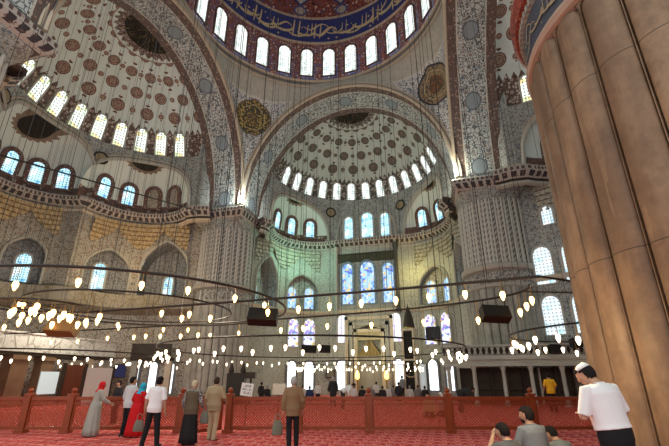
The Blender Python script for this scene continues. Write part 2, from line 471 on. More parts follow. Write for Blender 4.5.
# ---------------------------------------------------------------- windows: lit glass in lattice
def mat_glass(name, body, tints, st, cell=.17, lead=.3):
    g = NG(name, .3, .5); x, y, z = g.sep(g.obj())
    p = g.comb(x, z)
    t = g.vor(p, 1/(cell*2.1)); r, gg, b_ = g.sep(t.outputs['Color'])
    stops = [(0.0, body)]; n = len(tints)
    for i, c in enumerate(tints): stops.append((.42 + .58*i/n, c))
    col = g.ramp(r, stops, True)
    fx = g.m('SUBTRACT', g.m('FRACT', g.m('DIVIDE', x, cell)), .5); fz = g.m('SUBTRACT', g.m('FRACT', g.m('DIVIDE', z, cell)), .5)
    d = g.m('SQRT', g.m('ADD', g.m('MULTIPLY', fx, fx), g.m('MULTIPLY', fz, fz)))
    col = g.mix(g.gt(d, .5), col, tuple(c*lead for c in body))
    g.put(g.b.inputs['Base Color'], (.1, .1, .1)); g.put(g.b.inputs['Emission Color'], col)
    g.b.inputs['Emission Strength'].default_value = st
    return g.mat
GL = {
 'clear': mat_glass('clear_leaded_glass', (.93, 1, .97), [(.5, .64, .58), (.8, .93, .86), (1, 1, .97), (.62, .74, .72)], 1.15, .2, .14),
 'green': mat_glass('greenish_leaded_glass', (.85, .95, .85), [(.62, .72, .4), (.75, .93, .9), (.75, .62, .3), (.95, 1, .9)], 1.25, .25, .12),
 'aqua': mat_glass('aqua_leaded_glass', (.45, .78, .92), [(.1, .35, .6), (.85, .97, 1), (.3, .65, .8), (.9, 1, 1)], 1.35, .2, .2),
 'blue': mat_glass('blue_stained_glass', (.42, .68, 1), [(.04, .12, .66), (.3, .6, 1), (.06, .2, .7), (.85, .6, .2), (.85, .95, 1), (.15, .35, .9)], 1.15, .13, .25),
 'violet': mat_glass('violet_stained_glass', (.85, .9, 1), [(.3, .12, .75), (.5, .3, .9), (.95, .95, 1), (.1, .2, .6), (.2, .1, .6), (.75, .9, .85), (.7, .5, .15)], 1.15, .12, .2),
 'white': mat_glass('white_clear_pane', (.9, .97, 1), [(.75, .9, 1), (1, 1, 1)], 2, .45, .75),
 'pale': mat_glass('pale_diagonal_lattice_glass', (.92, .9, 1), [(.6, .5, .9), (1, 1, 1), (.8, .9, .95), (.85, .7, .9)], 1.15, .2, .45),
 'white_blue': mat_glass('pale_blue_pane', (.75, .92, 1), [(.5, .8, .95), (1, 1, 1), (.85, .95, 1)], .95, .24, .4),
 'blind': None,
}
g = NG('painted_blind_window', .6); c_ = g.arab(g.comb(*g.sep(g.obj())[0::2]), 5.0, (.42, .4, .33), (.25, .13, .09), (.2, .24, .27), (.2, .15, .12)); GL['blind'] = g.out(c_)
M['frame_red'] = mat_tile('painted_window_border', (.21, .1, .08), (.45, .38, .32), (.1, .08, .09), (.1, .06, .06), 5.5)
M['frame_plain'] = plain('stone_window_reveal', (.46, .45, .41), .6, var=.1)
M['frame_dark'] = plain('dark_window_reveal', (.2, .2, .2), .6, var=.1)
M['frame_blue'] = mat_tile('blue_tiled_window_border', (.3, .42, .5), (.1, .2, .45), (.55, .6, .6), (.15, .2, .3), 5.5)

def arch_pts(w, h, n=8, point=.08):
    r = w / 2; sp = h - r * (1 + point); P = [(r, 0.0), (r, sp)]
    for i in range(1, n):
        a = pi * i / n / 1.0
        P.append((r*cos(a), sp + (r*(1+point))*sin(a)))
    P += [(-r, sp), (-r, 0.0)]
    return P
_wn = [0]; _wm = {}
def window(pos, xax, nrm, up, w, h, glass, border=.22, fmat='frame_red', depth=.1):
    """pos: middle of the sill on the wall face; nrm points out of the room."""
    key = (round(w, 3), round(h, 3), glass, border, fmat, depth)
    if key not in _wm:
        P = arch_pts(w, h); O = arch_pts(w + 2*border, h + border); O = [(x, z - (border*.5 if z == 0 else 0)) for x, z in O]
        f = MB(); n = len(P)
        for i in range(n):
            j = (i + 1) % n
            def q(A, k, y): return (A[k][0], y, A[k][1])
            for A, B, ya, yb in ((P, O, -depth, -depth), (O, O, -depth, 0.05), (P, P, -.02, -depth)):
                ids = [f.vert(q(A, i, ya)), f.vert(q(A, j, ya)), f.vert(q(B, j, yb)), f.vert(q(B, i, yb))]
                f.face(ids, [(f.v[k][0] + f.v[k][1], f.v[k][2]) for k in ids])
        fm = f.mesh('window_frame'); fm.materials.append(M[fmat])
        p = MB(); ids = [p.vert((x, -.02, z)) for x, z in P]; p.face(ids, [(x, z) for x, z in P])
        ids = [p.vert((x, .03, z)) for x, z in P]; p.face(ids[::-1], [(x, z) for x, z in P[::-1]])
        pm = p.mesh('window_pane'); pm.materials.append(GL[glass])
        _wm[key] = (fm, pm)
    fm, pm = _wm[key]; _wn[0] += 1
    o = link('window_%d' % _wn[0], fm); struct(o)
    X = Vector(xax).normalized(); Y = Vector(nrm).normalized(); Z = Vector(up).normalized()
    o.matrix_world = Matrix(((X.x, Y.x, Z.x, pos[0]), (X.y, Y.y, Z.y, pos[1]), (X.z, Y.z, Z.z, pos[2]), (0, 0, 0, 1)))
    link('window_pane', pm, o)
    return o

# ---------------------------------------------------------------- flowing script made of ribbons
def script_band(mapfn, u0, u1, v0, v1, mat, seed, parent, name='calligraphy', pen=.16):
    rnd = random.Random(seed); mb = MB(); H = v1 - v0
    def stroke(pts, w):
        n = len(pts); b = len(mb.v)
        for i, (u, v) in enumerate(pts):
            k = min(i, n-2); du = pts[k+1][0]-pts[k][0]; dv = pts[k+1][1]-pts[k][1]; L = math.hypot(du, dv) or 1
            ww = w * (.45 + .55*sin(pi*(i+.5)/n)); x, y = -dv/L*ww/2 + ww*.15, du/L*ww/2 + ww*.15
            for s_ in (-1, 1): mb.v.append(tuple(mapfn(u + s_*x, v + s_*y)))
        for i in range(n-1): mb.face((b+2*i, b+2*i+1, b+2*i+3, b+2*i+2))
    u = u0
    while u < u1:
        k = rnd.random(); w = pen * H * rnd.uniform(.8, 1.15)
        if k < .45:                                   # tall uprights
            for j in range(rnd.choice((1, 2, 2))):
                x = u + j*.22*H; t = rnd.uniform(.8, .95)
                stroke([(x + .06*H*(1-i/6), v0 + H*(.15 + (t-.15)*i/6)) for i in range(7)], w)
            u += .28*H
        if k < .75:                                   # bowl
            r = rnd.uniform(.3, .5)*H; c = v0 + rnd.uniform(.3, .55)*H
            stroke([(u + r*(1-cos(pi*i/9)), c - r*.55*sin(pi*i/9)) for i in range(10)], w); u += 1.4*r
        else:                                         # long sweep rising over its neighbours
            L = rnd.uniform(.8, 1.3)*H; c = v0 + rnd.uniform(.45, .7)*H
            stroke([(u + L*i/10, c + .18*H*sin(2*pi*i/10)) for i in range(11)], w); u += .55*L
        for j in range(rnd.choice((0, 1, 2))):        # dots
            x = u - rnd.uniform(0, .5)*H; y = v0 + rnd.choice((.12, .82, .6))*H; d = w*.55
            b = [mb.vert(mapfn(x-d, y)), mb.vert(mapfn(x, y-d)), mb.vert(mapfn(x+d, y)), mb.vert(mapfn(x, y+d))]; mb.face(b)
        u += .12*H
    return mb.build(name, mat, parent, recalc=False)
# ================================================================ THE BUILDING
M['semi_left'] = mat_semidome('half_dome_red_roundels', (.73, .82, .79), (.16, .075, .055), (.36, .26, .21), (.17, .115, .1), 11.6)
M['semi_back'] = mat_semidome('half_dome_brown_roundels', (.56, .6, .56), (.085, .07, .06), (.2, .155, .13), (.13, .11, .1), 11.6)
HC, AH, AR = 16.6, 9.45, 10.9            # springing height, half span and rise of the four great arches
OB, RB = 13.4, 8.3                       # centre and radius of the half domes' lower drum
_tn = [0]
def trim(mb, mat, smooth=True):
    _tn[0] += 1
    return struct(mb.build('trim_%d' % _tn[0], mat, smooth=smooth))
SIDES = {'back': lambda a, b: (a, b), 'left': lambda a, b: (-b, a), 'right': lambda a, b: (b, -a)}

# floor
mb = MB(); mb.grid(frange(-36, 36, 12), frange(-30, 24, 9), lambda x, y: (x, y, 0)); struct(mb.build('floor', M['carpet'], recalc=False))

def zarch_fn(exs, flat):
    def f(phi):
        x, y = RB*cos(phi), RB*sin(phi) + OB
        best = 16.0
        for (ea, eb, r, rise) in exs:
            d = math.hypot(x-ea, y-eb)
            if d < r: best = max(best, 16.6 + rise*sqrt(1-(d/r)**4.44))
        if flat and abs(x) < 3.4 and y > OB: best = max(best, 16.8 + 3.9*sqrt(max(0, 1-(x/3.4)**2)))
        return best
    return f

def build_side(side):
    W = SIDES[side]
    def P(a, b, z): x, y = W(a, b); return (x, y, z)
    def D(a, b): x, y = W(a, b); return Vector((x, y, 0))
    flat = side == 'back'
    sh = 0.0 if flat else 0.8
    EB = 15.9 + sh
    exs = [(4.55, EB, 4.6, 4.25), (-4.55, EB, 4.6, 4.25)]
    if not flat: exs.append((0, 20.9, 4.1, 4.4))
    warm = side == 'left'
    # soffit of the great arch
    mb = MB()
    def sof(t, b):
        k = (b - 9.4) / 3.4; A = AH - .3*k; B = AR - .3*k
        return P(A*cos(t), b, HC + B*sin(t))
    mb.grid(frange(0, pi, 72), frange(9.4, 12.9, 8), sof, lambda t, b: (t*10.3 - 5.15*pi + 2.6, b - 9.4))
    struct(mb.build('ceiling_%s_arch' % side, M['soffit'], smooth=True))
    # mouldings on the front edge
    for off, w, m in ((.0, .13, 'cream_mould'), (.28, .10, 'cream_mould'), (.17, .06, 'frame_dark')):
        mb = MB()
        mb.tube([P((AH+off)*cos(t), 9.36, HC + (AR+off)*sin(t)) for t in frange(0, pi, 64)], w, 6)
        trim(mb, M[m])
    # half dome
    mb = MB(); t0 = asin(1.5/8)
    mb.grid(frange(radians(-5), radians(185), 76), frange(t0, pi/2, 22),
            lambda f, t: P(8.9*cos(t)*cos(f), OB + 8.9*cos(t)*sin(f), 20 + 8*sin(t)),
            lambda f, t: ((f - pi/2)*8.5, 8.45*(t - t0)))
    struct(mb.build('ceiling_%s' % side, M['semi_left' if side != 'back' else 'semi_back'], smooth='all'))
    # ring moulding
    for z, r in ((21.35, .13), (21.08, .08)):
        mb = MB(); mb.tube([P(8.55*cos(f), OB + 8.55*sin(f), z) for f in frange(radians(-3), radians(183), 60)], r, 6); trim(mb, M['grey_mould'])
    for k in range(-6, 7):
        f = pi/2 + radians((12.9 if side == 'right' else 12.3)*k); z = 21.8; t = asin((z-20)/8)
        t1 = t + .25; R = 8.9*cos(t) - .17
        n = D(cos(f), sin(f)); x = D(-sin(f), cos(f)); up = n*(8.9*(cos(t1)-cos(t))) + Vector((0, 0, 8*(sin(t1)-sin(t))))
        nn = x.cross(up).normalized()
        if nn.dot(n) < 0: nn = -nn; x = -x
        window(P(R*cos(f), OB + R*sin(f), z), x, nn, up, .86, 2.15 if side == 'left' else 1.95, 'clear' if side == 'back' else 'green', .12, 'frame_plain', .1)
    # drum between ring and the arches of the exedrae
    za = zarch_fn(exs, flat); mb = MB()
    mb.grid(frange(radians(-3), radians(183), 124), frange(0, 1, 6),
            lambda f, s: P(RB*cos(f), OB + RB*sin(f), za(f) + (21.6 - za(f))*s),
            lambda f, s: (f*8.3, za(f) + (21.6 - za(f))*s))
    struct(mb.build('wall_%s_upper' % side, M['tile'], smooth='all'))
    mb = MB(); fs = frange(radians(-2), radians(182), 150)
    mb.tube([P((RB-.1)*cos(f), OB + (RB-.1)*sin(f), za(f)) for f in fs], .17, 6); trim(mb, M['grey_mould'])
    mb = MB(); mb.tube([P((RB-.05)*cos(f), OB + (RB-.05)*sin(f), za(f) + .38) for f in fs], .07, 6); trim(mb, M['cream_mould'])
    mb = MB()
    for sg in (1, -1):
        for (a0, b0), (a1, b1) in (((8.2, 13.6), (8.9, 12.7)), ((8.9, 12.7), (9.5, 12.5))):
            q = [(0, 16), (1, 16), (1, 23), (0, 23)]
            mb.face([mb.vert(P(sg*a, b, z)) for a, b, z in ((a0, b0, 16), (a1, b1, 16), (a1, b1, 23), (a0, b0, 23))], q)
    struct(mb.build('wall_%s_spring' % side, M['tile'], recalc=False))
    # dark roundels in the spandrels
    for sgn in ([1, -1] if flat else [1, -1]):
        f = pi/2 + sgn*radians(29.5)
        c = Vector(P((RB-.12)*cos(f), OB + (RB-.12)*sin(f), 19.9)); n = D(cos(f), sin(f))
        mb = MB(); q = n.to_track_quat('Z', 'Y').to_matrix()
        for r0, r1, mi in ((0, .45, 1), (.45, .62, 0)):
            mb.cur = mi
            mb.grid(frange(0, 2*pi, 20), [r0, r1], lambda a, r: c + q @ Vector((r*cos(a), r*sin(a), -.04)))
        mb.build('trim_%d' % (_tn[0]+1), [M['black'], M['dull_script']], recalc=False)['kind'] = 'structure'; _tn[0] += 1
    # exedra half domes
    for i, (ea, eb, r, rise) in enumerate(exs):
        mb = MB()
        def pt(al, t): c_ = r*max(0, cos(t))**.45; return (ea + c_*cos(al), eb + c_*sin(al), 16.6 + rise*sin(t))
        def inside(al, t): q = pt(al, t); return math.hypot(q[0], q[1]-OB) < RB - .02
        als = [a for a in frange(radians(-90), radians(270), 120) if not inside(a, 0)]
        # contiguous run
        start = next((k for k in range(1, len(als)) if als[k]-als[k-1] > radians(4)), None)
        if start: als = als[start:] + [a + 2*pi for a in als[:start]]
        tm = {}
        for a in als:
            lo, hi = 0.0, pi/2
            if not inside(a, pi/2 - .001): tm[a] = pi/2
            else:
                for _ in range(24):
                    mid = (lo+hi)/2
                    if inside(a, mid): hi = mid
                    else: lo = mid
                tm[a] = lo
        # the crown lies inside the drum: the shell ends on the arch, so measure from there
        mb.grid(als, [-.05] + frange(0, 1, 14), lambda a, s: P(*(pt(a, s*tm[a]) if s >= 0 else (ea + r*cos(a), eb + r*sin(a), 15.9))), lambda a, s, ax=atan2(eb-OB, ea): ((r*max(0, cos(s*tm[a]))**.45 if s > 0 else r)*sin(a-ax), rise*sin(s*tm[a]) if s >= 0 else -.5))
        o = struct(mb.build('ceiling_%s_exedra_%d' % (side, i+1), M['exedra'], smooth='all'))
        # its windows
        axis = atan2(eb-OB, ea)
        if i < 2: offs = radians(7 if flat else 15)*(1 if ea > 0 else -1); step = 30 if flat else 28
        else: offs = 0; step = 28
        for k in range(-2, 3):
            al = axis + offs + radians(step*k)
            q = pt(al, 0)
            if math.hypot(q[0], q[1]-OB) < RB + .5 or q[1] < OB - .3: continue
            n = D(cos(al), sin(al)); x = D(-sin(al), cos(al))
            if x.cross(n).z < 0: x = -x
            R = r - .14
            blind = side == 'left' and i < 2 and abs(k*(1 if ea > 0 else -1) + 0) >= 1 and (k*(1 if ea > 0 else -1)) < 0
            window(P(ea + R*cos(al), eb + R*sin(al), 16.85), x, (n + Vector((0, 0, .13))).normalized(), (Vector((0, 0, 1)) - n*.13).normalized(), .92, 1.85, 'blind' if blind else 'aqua', .36, 'frame_red', .08)
    # ---------------- the plan of the walls below the cornice
    th0 = acos((8.35-4.55)/4.6); te = radians(107) if flat else radians(95.7)
    if flat: mid = [(3.1*(1 - i/12.0), 20.3) for i in range(0, 13)]
    else: mid = [(4.1*cos(a), 20.9 + 4.1*sin(a)) for a in frange(radians(5), radians(90), 22)]
    full = lambda h: h + [(-a, b) for a, b in h[::-1][1:]]
    cpath = full([(8.35 + .35*max(0, 1-i/3), 12.0 + (EB - 4.6*sin(th0) - 12.0)*i/6) for i in range(6)] + [(4.55 + 4.6*cos(a), EB + 4.6*sin(a)) for a in frange(-th0, te, 44)] + mid)
    th = radians(5)
    lead = [(10.45, 13.8), (10.0, 14.4 + sh*.4), (9.5, 15.0 + sh*.8)]; NL = len(lead)
    path = full(lead + [(4.55 + 4.6*cos(a), EB + 4.6*sin(a)) for a in frange(-th, te, 44)] + mid)
    S = [0.0]
    for i in range(1, len(path)): S.append(S[-1] + math.hypot(path[i][0]-path[i-1][0], path[i][1]-path[i-1][1]))
    TOT = S[-1]
    def at(s):
        s = min(max(s, 0), TOT)
        lo = 0
        for i in range(1, len(S)):
            if S[i] >= s: lo = i; break
        k = (s - S[lo-1])/max(1e-6, S[lo]-S[lo-1])
        a = path[lo-1][0] + (path[lo][0]-path[lo-1][0])*k; b = path[lo-1][1] + (path[lo][1]-path[lo-1][1])*k
        return a, b
    def nrm(s):                                      # inward normal
        p, q = at(s-.12), at(s+.12); dx, dy = q[0]-p[0], q[1]-p[1]; L = math.hypot(dx, dy) or 1
        return (-dy/L, dx/L)
    def PW(s, z, off=0.0):
        a, b = at(s); n = nrm(s); return P(a + n[0]*off, b + n[1]*off, z)
    def s_of(ang, mirror):                           # arc position of a direction in a corner exedra
        s = S[NL] + 4.6*(radians(ang) + th)
        return TOT - s if mirror else s
    # ---- cornice
    c_path = [P(a, b, 0) for a, b in cpath]; c_n = []
    for i in range(len(cpath)):
        p, q = cpath[max(0, i-1)], cpath[min(len(cpath)-1, i+1)]; dx, dy = q[0]-p[0], q[1]-p[1]; L = math.hypot(dx, dy)
        v = D(-dy/L, dx/L); c_n.append((v.x, v.y))
    mb = MB(); mb.sweep(c_path, c_n, [(-1.2, 15.3), (.1, 15.32), (.14, 15.4), (.3, 15.5), (.5, 15.68), (.55, 15.75), (.55, 16.1), (.48, 16.16), (-1.2, 16.2)])
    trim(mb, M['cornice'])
    ss = frange(0, TOT, 150); w_path = [P(*at(s), 0) for s in ss]; w_n = []
    for s in ss:
        n = nrm(s); v = D(n[0], n[1]); w_n.append((v.x, v.y))
    mb = MB(); mb.sweep(c_path, c_n, [(-.3, 14.85), (.0, 14.92), (.04, 15.1), (-.2, 15.2)]); trim(mb, M['cream_mould' if warm else 'grey_mould'])
    # ---- wall with its arched recesses
    ops = []                                          # (s centre, half width, z bottom, z spring, rise, depth)
    for mir in (0, 1):
        ops.append((s_of(57, mir), 1.75, 8.55, 10.3, 2.0, .9))
        if not (side == 'right' and mir == 1): ops.append((s_of(-2, mir), 2.05 if not flat else 1.5, 7.9, 11.0, 2.4, 1.6))
    if not flat:
        for sg in (-1, 1): ops.append((TOT/2 + sg*2.75, 1.3, 8.55, 10.6, 1.6, .9))
    if flat: ops.append((TOT/2, 2.1, .02, 5.2, 1.5, 1.0))      # the mihrab recess
    cuts = set(frange(0, TOT, 190))
    for c, w, zb, zs, rise, dp in ops:
        for k in range(13): cuts.add(c - w + 2*w*k/12)
    cuts = sorted(cuts); cuts = [c for i, c in enumerate(cuts) if i == 0 or c - cuts[i-1] > .02]
    def top(o, s):
        c, w, zb, zs, rise, dp = o; t = min(1, abs(s-c)/w)
        return zs + rise*(sqrt(max(0, 1-t*t))*.75 + (1-t)*.25)
    ZT = 15.5; mb = MB()
    for s0, s1 in zip(cuts, cuts[1:]):
        m = (s0+s1)/2; o = next((o for o in ops if abs(m-o[0]) < o[1]), None)
        spans = [(0, 0, ZT, ZT)] if o is None else [(0, 0, o[2], o[2]), (top(o, s0), top(o, s1), ZT, ZT)]
        for za0, za1, zb0, zb1 in spans:
            nz = max(1, int((zb0-za0)/2.5))
            for k in range(nz):
                f0, f1 = k/nz, (k+1)/nz
                q = [(s0, za0+(zb0-za0)*f0), (s1, za1+(zb1-za1)*f0), (s1, za1+(zb1-za1)*f1), (s0, za0+(zb0-za0)*f1)]
                mb.face([mb.vert(PW(*c)) for c in q], q)
    struct(mb.build('wall_%s' % side, M['tile_warm' if warm else ('tile_light' if flat else 'tile')], recalc=True, smooth=True))
    # recess linings, back panels and archivolts
    mb = MB(); mt = MB()
    for o in ops:
        c, w, zb, zs, rise, dp = o
        xs = frange(c-w, c+w, 24)
        loop = [(xs[0], zb)] + [(s, top(o, s)) for s in xs] + [(xs[-1], zb)]
        for (s0, z0), (s1, z1) in zip(loop, loop[1:] + loop[:1]):
            mb.face([mb.vert(PW(s0, z0)), mb.vert(PW(s1, z1)), mb.vert(PW(s1, z1, -dp)), mb.vert(PW(s0, z0, -dp))], [(0, 0), (.5, 0), (.5, dp), (0, dp)])
        for s0, s1 in zip(xs, xs[1:]):
            q = [(s0, zb), (s1, zb), (s1, top(o, s1)), (s0, top(o, s0))]
            mb.face([mb.vert(PW(a, z, -dp)) for a, z in q], q)
        mt.tube([PW(c-w-.12, zb, .03)] + [PW(s + (s-c)/w*.12, top(o, s) + .12, .03) for s in xs] + [PW(c+w+.12, zb, .03)], .1, 6)
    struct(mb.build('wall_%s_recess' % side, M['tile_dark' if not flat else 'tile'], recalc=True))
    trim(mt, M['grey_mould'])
    # windows in and under the recesses
    def wall_window(s, z, w, h, kind, off, border=.15, fm='frame_plain'):
        n = nrm(s); a, b = at(s); v = D(-n[0], -n[1]); x = D(-(-n[1]), -n[0])
        x = Vector((v.y, -v.x, 0))
        window(PW(s, z, off), x, v, (0, 0, 1), w, h, kind, border, fm, .12)
    for mir in (0, 1):
        c = s_of(57, mir)
        for d in (-.85, .85):
            if side == 'left':
                if d < 0: wall_window(c + .35*(1 - 2*mir), 8.75, .95, 2.4, 'aqua', -.82)
                continue
            wall_window(c + d*.98, 8.75, .95, 2.3, 'aqua' if not flat else 'blue', -.82)
            wall_window(c + d*1.05, 4.65, 1.15, 2.85, 'violet' if flat else 'aqua', .1)
            wall_window(c + d*1.1, .5, .9, 2.7, 'white', .1, .2, 'frame_dark')
        if side == 'right' and mir:
            for ds, w in ((.85, 1.15), (2.75, 1.25)):
                wall_window(TOT - ds, 7.75, w, 2.7, 'white_blue', .1); wall_window(TOT - ds, 4.3, w, 2.6, 'white_blue', .1)
            wall_window(TOT - 1.7, 12.0, .7, 1.4, 'white_blue', .1)
        else:
            if side == 'left' and mir == 0:
                for ds in (-2.0, -.7, .8): wall_window(s_of(0, 0) + ds, .4, .55, 2.4, 'white', .1, .15, 'frame_dark')
                wall_window(TOT/2 - 1.9, .4, .7, 2.6, 'white', .1, .15, 'frame_dark')
            wall_window(s_of(-2 if flat else 2, mir), 8.2, .95, 2.3, 'aqua', -1.5)
    if flat:
        for d, w, h in ((-2.05, 1.1, 4.4), (.12, 1.45, 4.5), (2.35, 1.1, 4.2)):
            wall_window(TOT/2 - d, 8.95, w, h, 'blue', .08, .28, 'frame_blue')
        for d, w, h in ((-2.0, 1.0, 2.75), (.15, 1.35, 3.1), (2.2, 1.0, 2.85)):
            window((d, 20.95, 16.45), (1, 0, 0), (0, 1, 0), (0, 0, 1), w*.95, h, 'aqua', .2, 'frame_plain', .1)
        for d in (-2.65, 2.9):
            wall_window(TOT/2 - d, 5.0, .95, 2.8, 'pale', .08)
            wall_window(TOT/2 - d*1.02, .5, 1.05, 2.8, 'white', .1, .18, 'frame_dark')
        # lunette above the cornice in the middle
        mb = MB(); xs = frange(-3.6, 3.6, 30)
        mb.grid(xs, [0, .5, 1], lambda x, s: (x, 21.0, 16.0 + s*(1.2 + 4.2*sqrt(max(0, 1-(x/3.62)**2)))), lambda x, s: (x, s*4))
        struct(mb.build('wall_back_lunette', M['tile'], recalc=False))
    else:
        for sg in (-1, 1):
            wall_window(TOT/2 + sg*2.75, 8.75, .95, 2.3, 'aqua', -.82)
            if side == 'right': wall_window(TOT/2 + sg*2.75, 4.65, 1.0, 2.6, 'aqua', .1)
    # ---- stalactite work under the cornice of the exedrae
    def muq(c, half, seed):
        mb = MB(); nc = int(half*2/.42); rows = 6
        us = frange(c-half, c+half, nc*6)
        vs = []
        for r_ in range(rows): vs += [r_ + .02, r_ + .5, r_ + .98]
        def fn(s, v):
            r_ = int(v); f = v - r_; t = abs(s-c)/half
            k = (s - (c-half))/(2*half)*nc + .5*(r_ % 2)
            sc = abs(sin(pi*k))
            z0 = 12.7 + 2.35*max(0, t)**1.5*.0
            z = z0 + v*(15.05 - z0)/rows
            off = .03 + .085*r_*(1-.5*t) + .13*(1-sc)*(1 - f*.6)
            return PW(s, z, off)
        mb.grid(us, vs, fn, lambda s, v: (s, v*.4))
        # the work hangs as a triangle either side of the arch heads
        keep = [i for i, f in enumerate(mb.f) if sum(mb.uv[i][k][1] for k in range(4))/4/.4/6 > .02 + .7*max(0, 1 - abs(abs(sum(mb.uv[i][k][0] for k in range(4))/4 - c) - half*.5)/(half*.42))**1.2]
        mb.f = [mb.f[i] for i in keep]; mb.uv = [mb.uv[i] for i in keep]; mb.mi = [mb.mi[i] for i in keep]
        _tn[0] += 1
        struct(mb.build('trim_%d' % _tn[0], M['muq_warm' if warm else 'muq'], recalc=False, smooth=False))
    for mir in (0, 1): muq(s_of(28, mir), 4.3, 1)
    if not flat: muq(TOT/2, 4.6, 2)
    # ---- ledge or balcony at gallery height
    if side != 'left':
        mb = MB(); mb.sweep(w_path, w_n, [(-.1, 7.95), (.2, 8.0), (.28, 8.15), (.28, 8.3), (.1, 8.4), (-.1, 8.42)])
        trim(mb, M['marble_warm'])
    else:
        mb = MB(); mb.sweep(w_path, w_n, [(-.05, 6.7), (.5, 6.85), (.95, 7.1), (1.05, 7.15), (1.05, 8.25), (.95, 8.3), (.9, 8.25), (.9, 7.3), (-.1, 7.3)])
        trim(mb, M['balcony'])
    if flat:
        mb = MB(); mb.box((0, 20.24, 14.0), (6.1, .14, .75)); mb.box((0, 20.2, 14.45), (6.2, .2, .1)); mb.box((0, 20.2, 13.58), (6.2, .2, .1)); trim(mb, M['frieze'])
        for sg in (1, -1):
            mb = MB(); mb.lathe([(.3, 7.9), (.3, 8.2), (.2, 8.35), (.18, 14.5), (.3, 14.9), (.3, 15.3)], (sg*3.25, 20.1, 0), 12); trim(mb, M['dark_marble' if sg > 0 else 'grey_mould'])
    return PW, S, TOT, s_of, at, nrm

def mat_muq(name, a, b):
    g = NG(name, .6, .3); u, v, _ = g.sep(g.uv())
    n = g.noise(g.uv(), 3.5, 3)
    f = g.m('FRACT', g.m('DIVIDE', v, .4))
    col = g.mix(g.gt(n, .52), a, tuple(x*.72 for x in a))
    col = g.mix(g.lt(f, .2), col, b)
    return g.out(col)
M['frieze'] = mat_tile('dark_green_frieze', (.07, .075, .035), (.14, .12, .05), (.04, .05, .04), (.03, .03, .02), 4)
M['dark_marble'] = plain('dark_marble', (.07, .065, .06), .4, var=.3)
M['muq'] = mat_muq('stalactite_grey', (.48, .46, .38), (.2, .18, .15))
M['muq_warm'] = mat_muq('stalactite_ochre', (.56, .43, .25), (.25, .15, .08))
M['balcony'] = mat_tile('balcony_panels', (.34, .3, .23), (.3, .26, .19), (.38, .34, .26), (.24, .18, .1), 1.1, lw=.03, dot=.2)
SIDE = {s: build_side(s) for s in ('back', 'left', 'right')}

# fourth arch, over the near side
mb = MB()
mb.grid(frange(0, pi, 72), frange(9.4, 12.9, 6), lambda t, b: ((AH-.1)*cos(t), -b, HC + (AR-.1)*sin(t)), lambda t, b: (t*10.3, b-9.4))
struct(mb.build('ceiling_front_arch', M['soffit'], smooth=True))

# pendentives
for i, q in enumerate((pi/4, 3*pi/4, 5*pi/4, 7*pi/4)):
    mb = MB()
    def pend(f, t, q=q):
        w = f                                           # -pi/4 .. pi/4 about the corner
        a = AH*tan(pi/4 - abs(w)); rb = math.hypot(AH, a)
        zb = HC + AR*sqrt(max(0, 1-(a/AH)**2))
        z = zb + (29.0 - zb)*t
        r = sqrt(max(0, rb*rb - (rb*rb - 100.0)*t*t*(1 if rb > 10 else 1)))
        return (r*cos(q+w), r*sin(q+w), z)
    fs = [-pi/4 + pi/2*(.5 - .5*cos(pi*k/48)) for k in range(49)]
    mb.grid(fs, frange(0, 1, 20), pend, lambda f, t: (f*11.0, pend(f, t)[2] - HC))
    struct(mb.build('ceiling_pendentive_%d' % (i+1), M['pend_gold' if i % 2 else 'pend_dark'], smooth='all', recalc=False))

# dome: mouldings, drum, script band, cap
for z, r, w, m in ((29.0, 9.93, .16, 'cream_mould'), (28.75, 9.98, .08, 'frame_dark'), (28.4, 9.98, .07, 'cream_mould'), (33.75, 9.85, .14, 'cream_mould'), (36.95, 9.7, .12, 'cream_mould')):
    mb = MB(); mb.tube([(r*cos(t), r*sin(t), z) for t in frange(0, 2*pi, 128)][:-1], w, 6, closed=True); trim(mb, M[m])
mb = MB(); mb.grid(frange(0, 2*pi, 168), frange(29, 33.75, 4), lambda t, z: (10*cos(t), 10*sin(t), z), lambda t, z: (t*10, z-29))
struct(mb.build('wall_dome', M['drum'], smooth='all'))
for k in range(28):
    f = 2*pi*(k + .5)/28 + radians(1.2); R = 9.86
    window((R*cos(f), R*sin(f), 29.6), (sin(f), -cos(f), 0), (cos(f), sin(f), 0), (0, 0, 1), 1.12, 3.3, 'clear', .16, 'frame_red', .1)
mb = MB(); mb.grid(frange(0, 2*pi, 128), frange(33.75, 37, 3), lambda t, z: ((10.0 - (z-33.75)*.08)*cos(t), (10.0 - (z-33.75)*.08)*sin(t), z))
band = struct(mb.build('ceiling_script_band', M['navy'], smooth='all'))
script_band(lambda u, v: ((9.95 - (v-33.75)*.08)*cos(u/9.9), (9.95 - (v-33.75)*.08)*sin(u/9.9), v), 0, 2*pi*9.7, 34.1, 36.7, M['gold_script'], 3, band, pen=.09)
script_band(lambda u, v: ((9.94 - (v-33.75)*.08)*cos(u/9.9), (9.94 - (v-33.75)*.08)*sin(u/9.9), v), .6, 2*pi*9.7, 34.5, 36.5, M['gold_script'], 17, band, pen=.075)
mb = MB()
mb.grid(frange(0, 2*pi, 96), frange(0, pi/2, 18), lambda t, e: (9.75*cos(e)*cos(t), 9.75*cos(e)*sin(t), 37 + 7.5*sin(e)), lambda t, e: (t*10, e*8.8))
struct(mb.build('ceiling', M['cap'], smooth='all'))

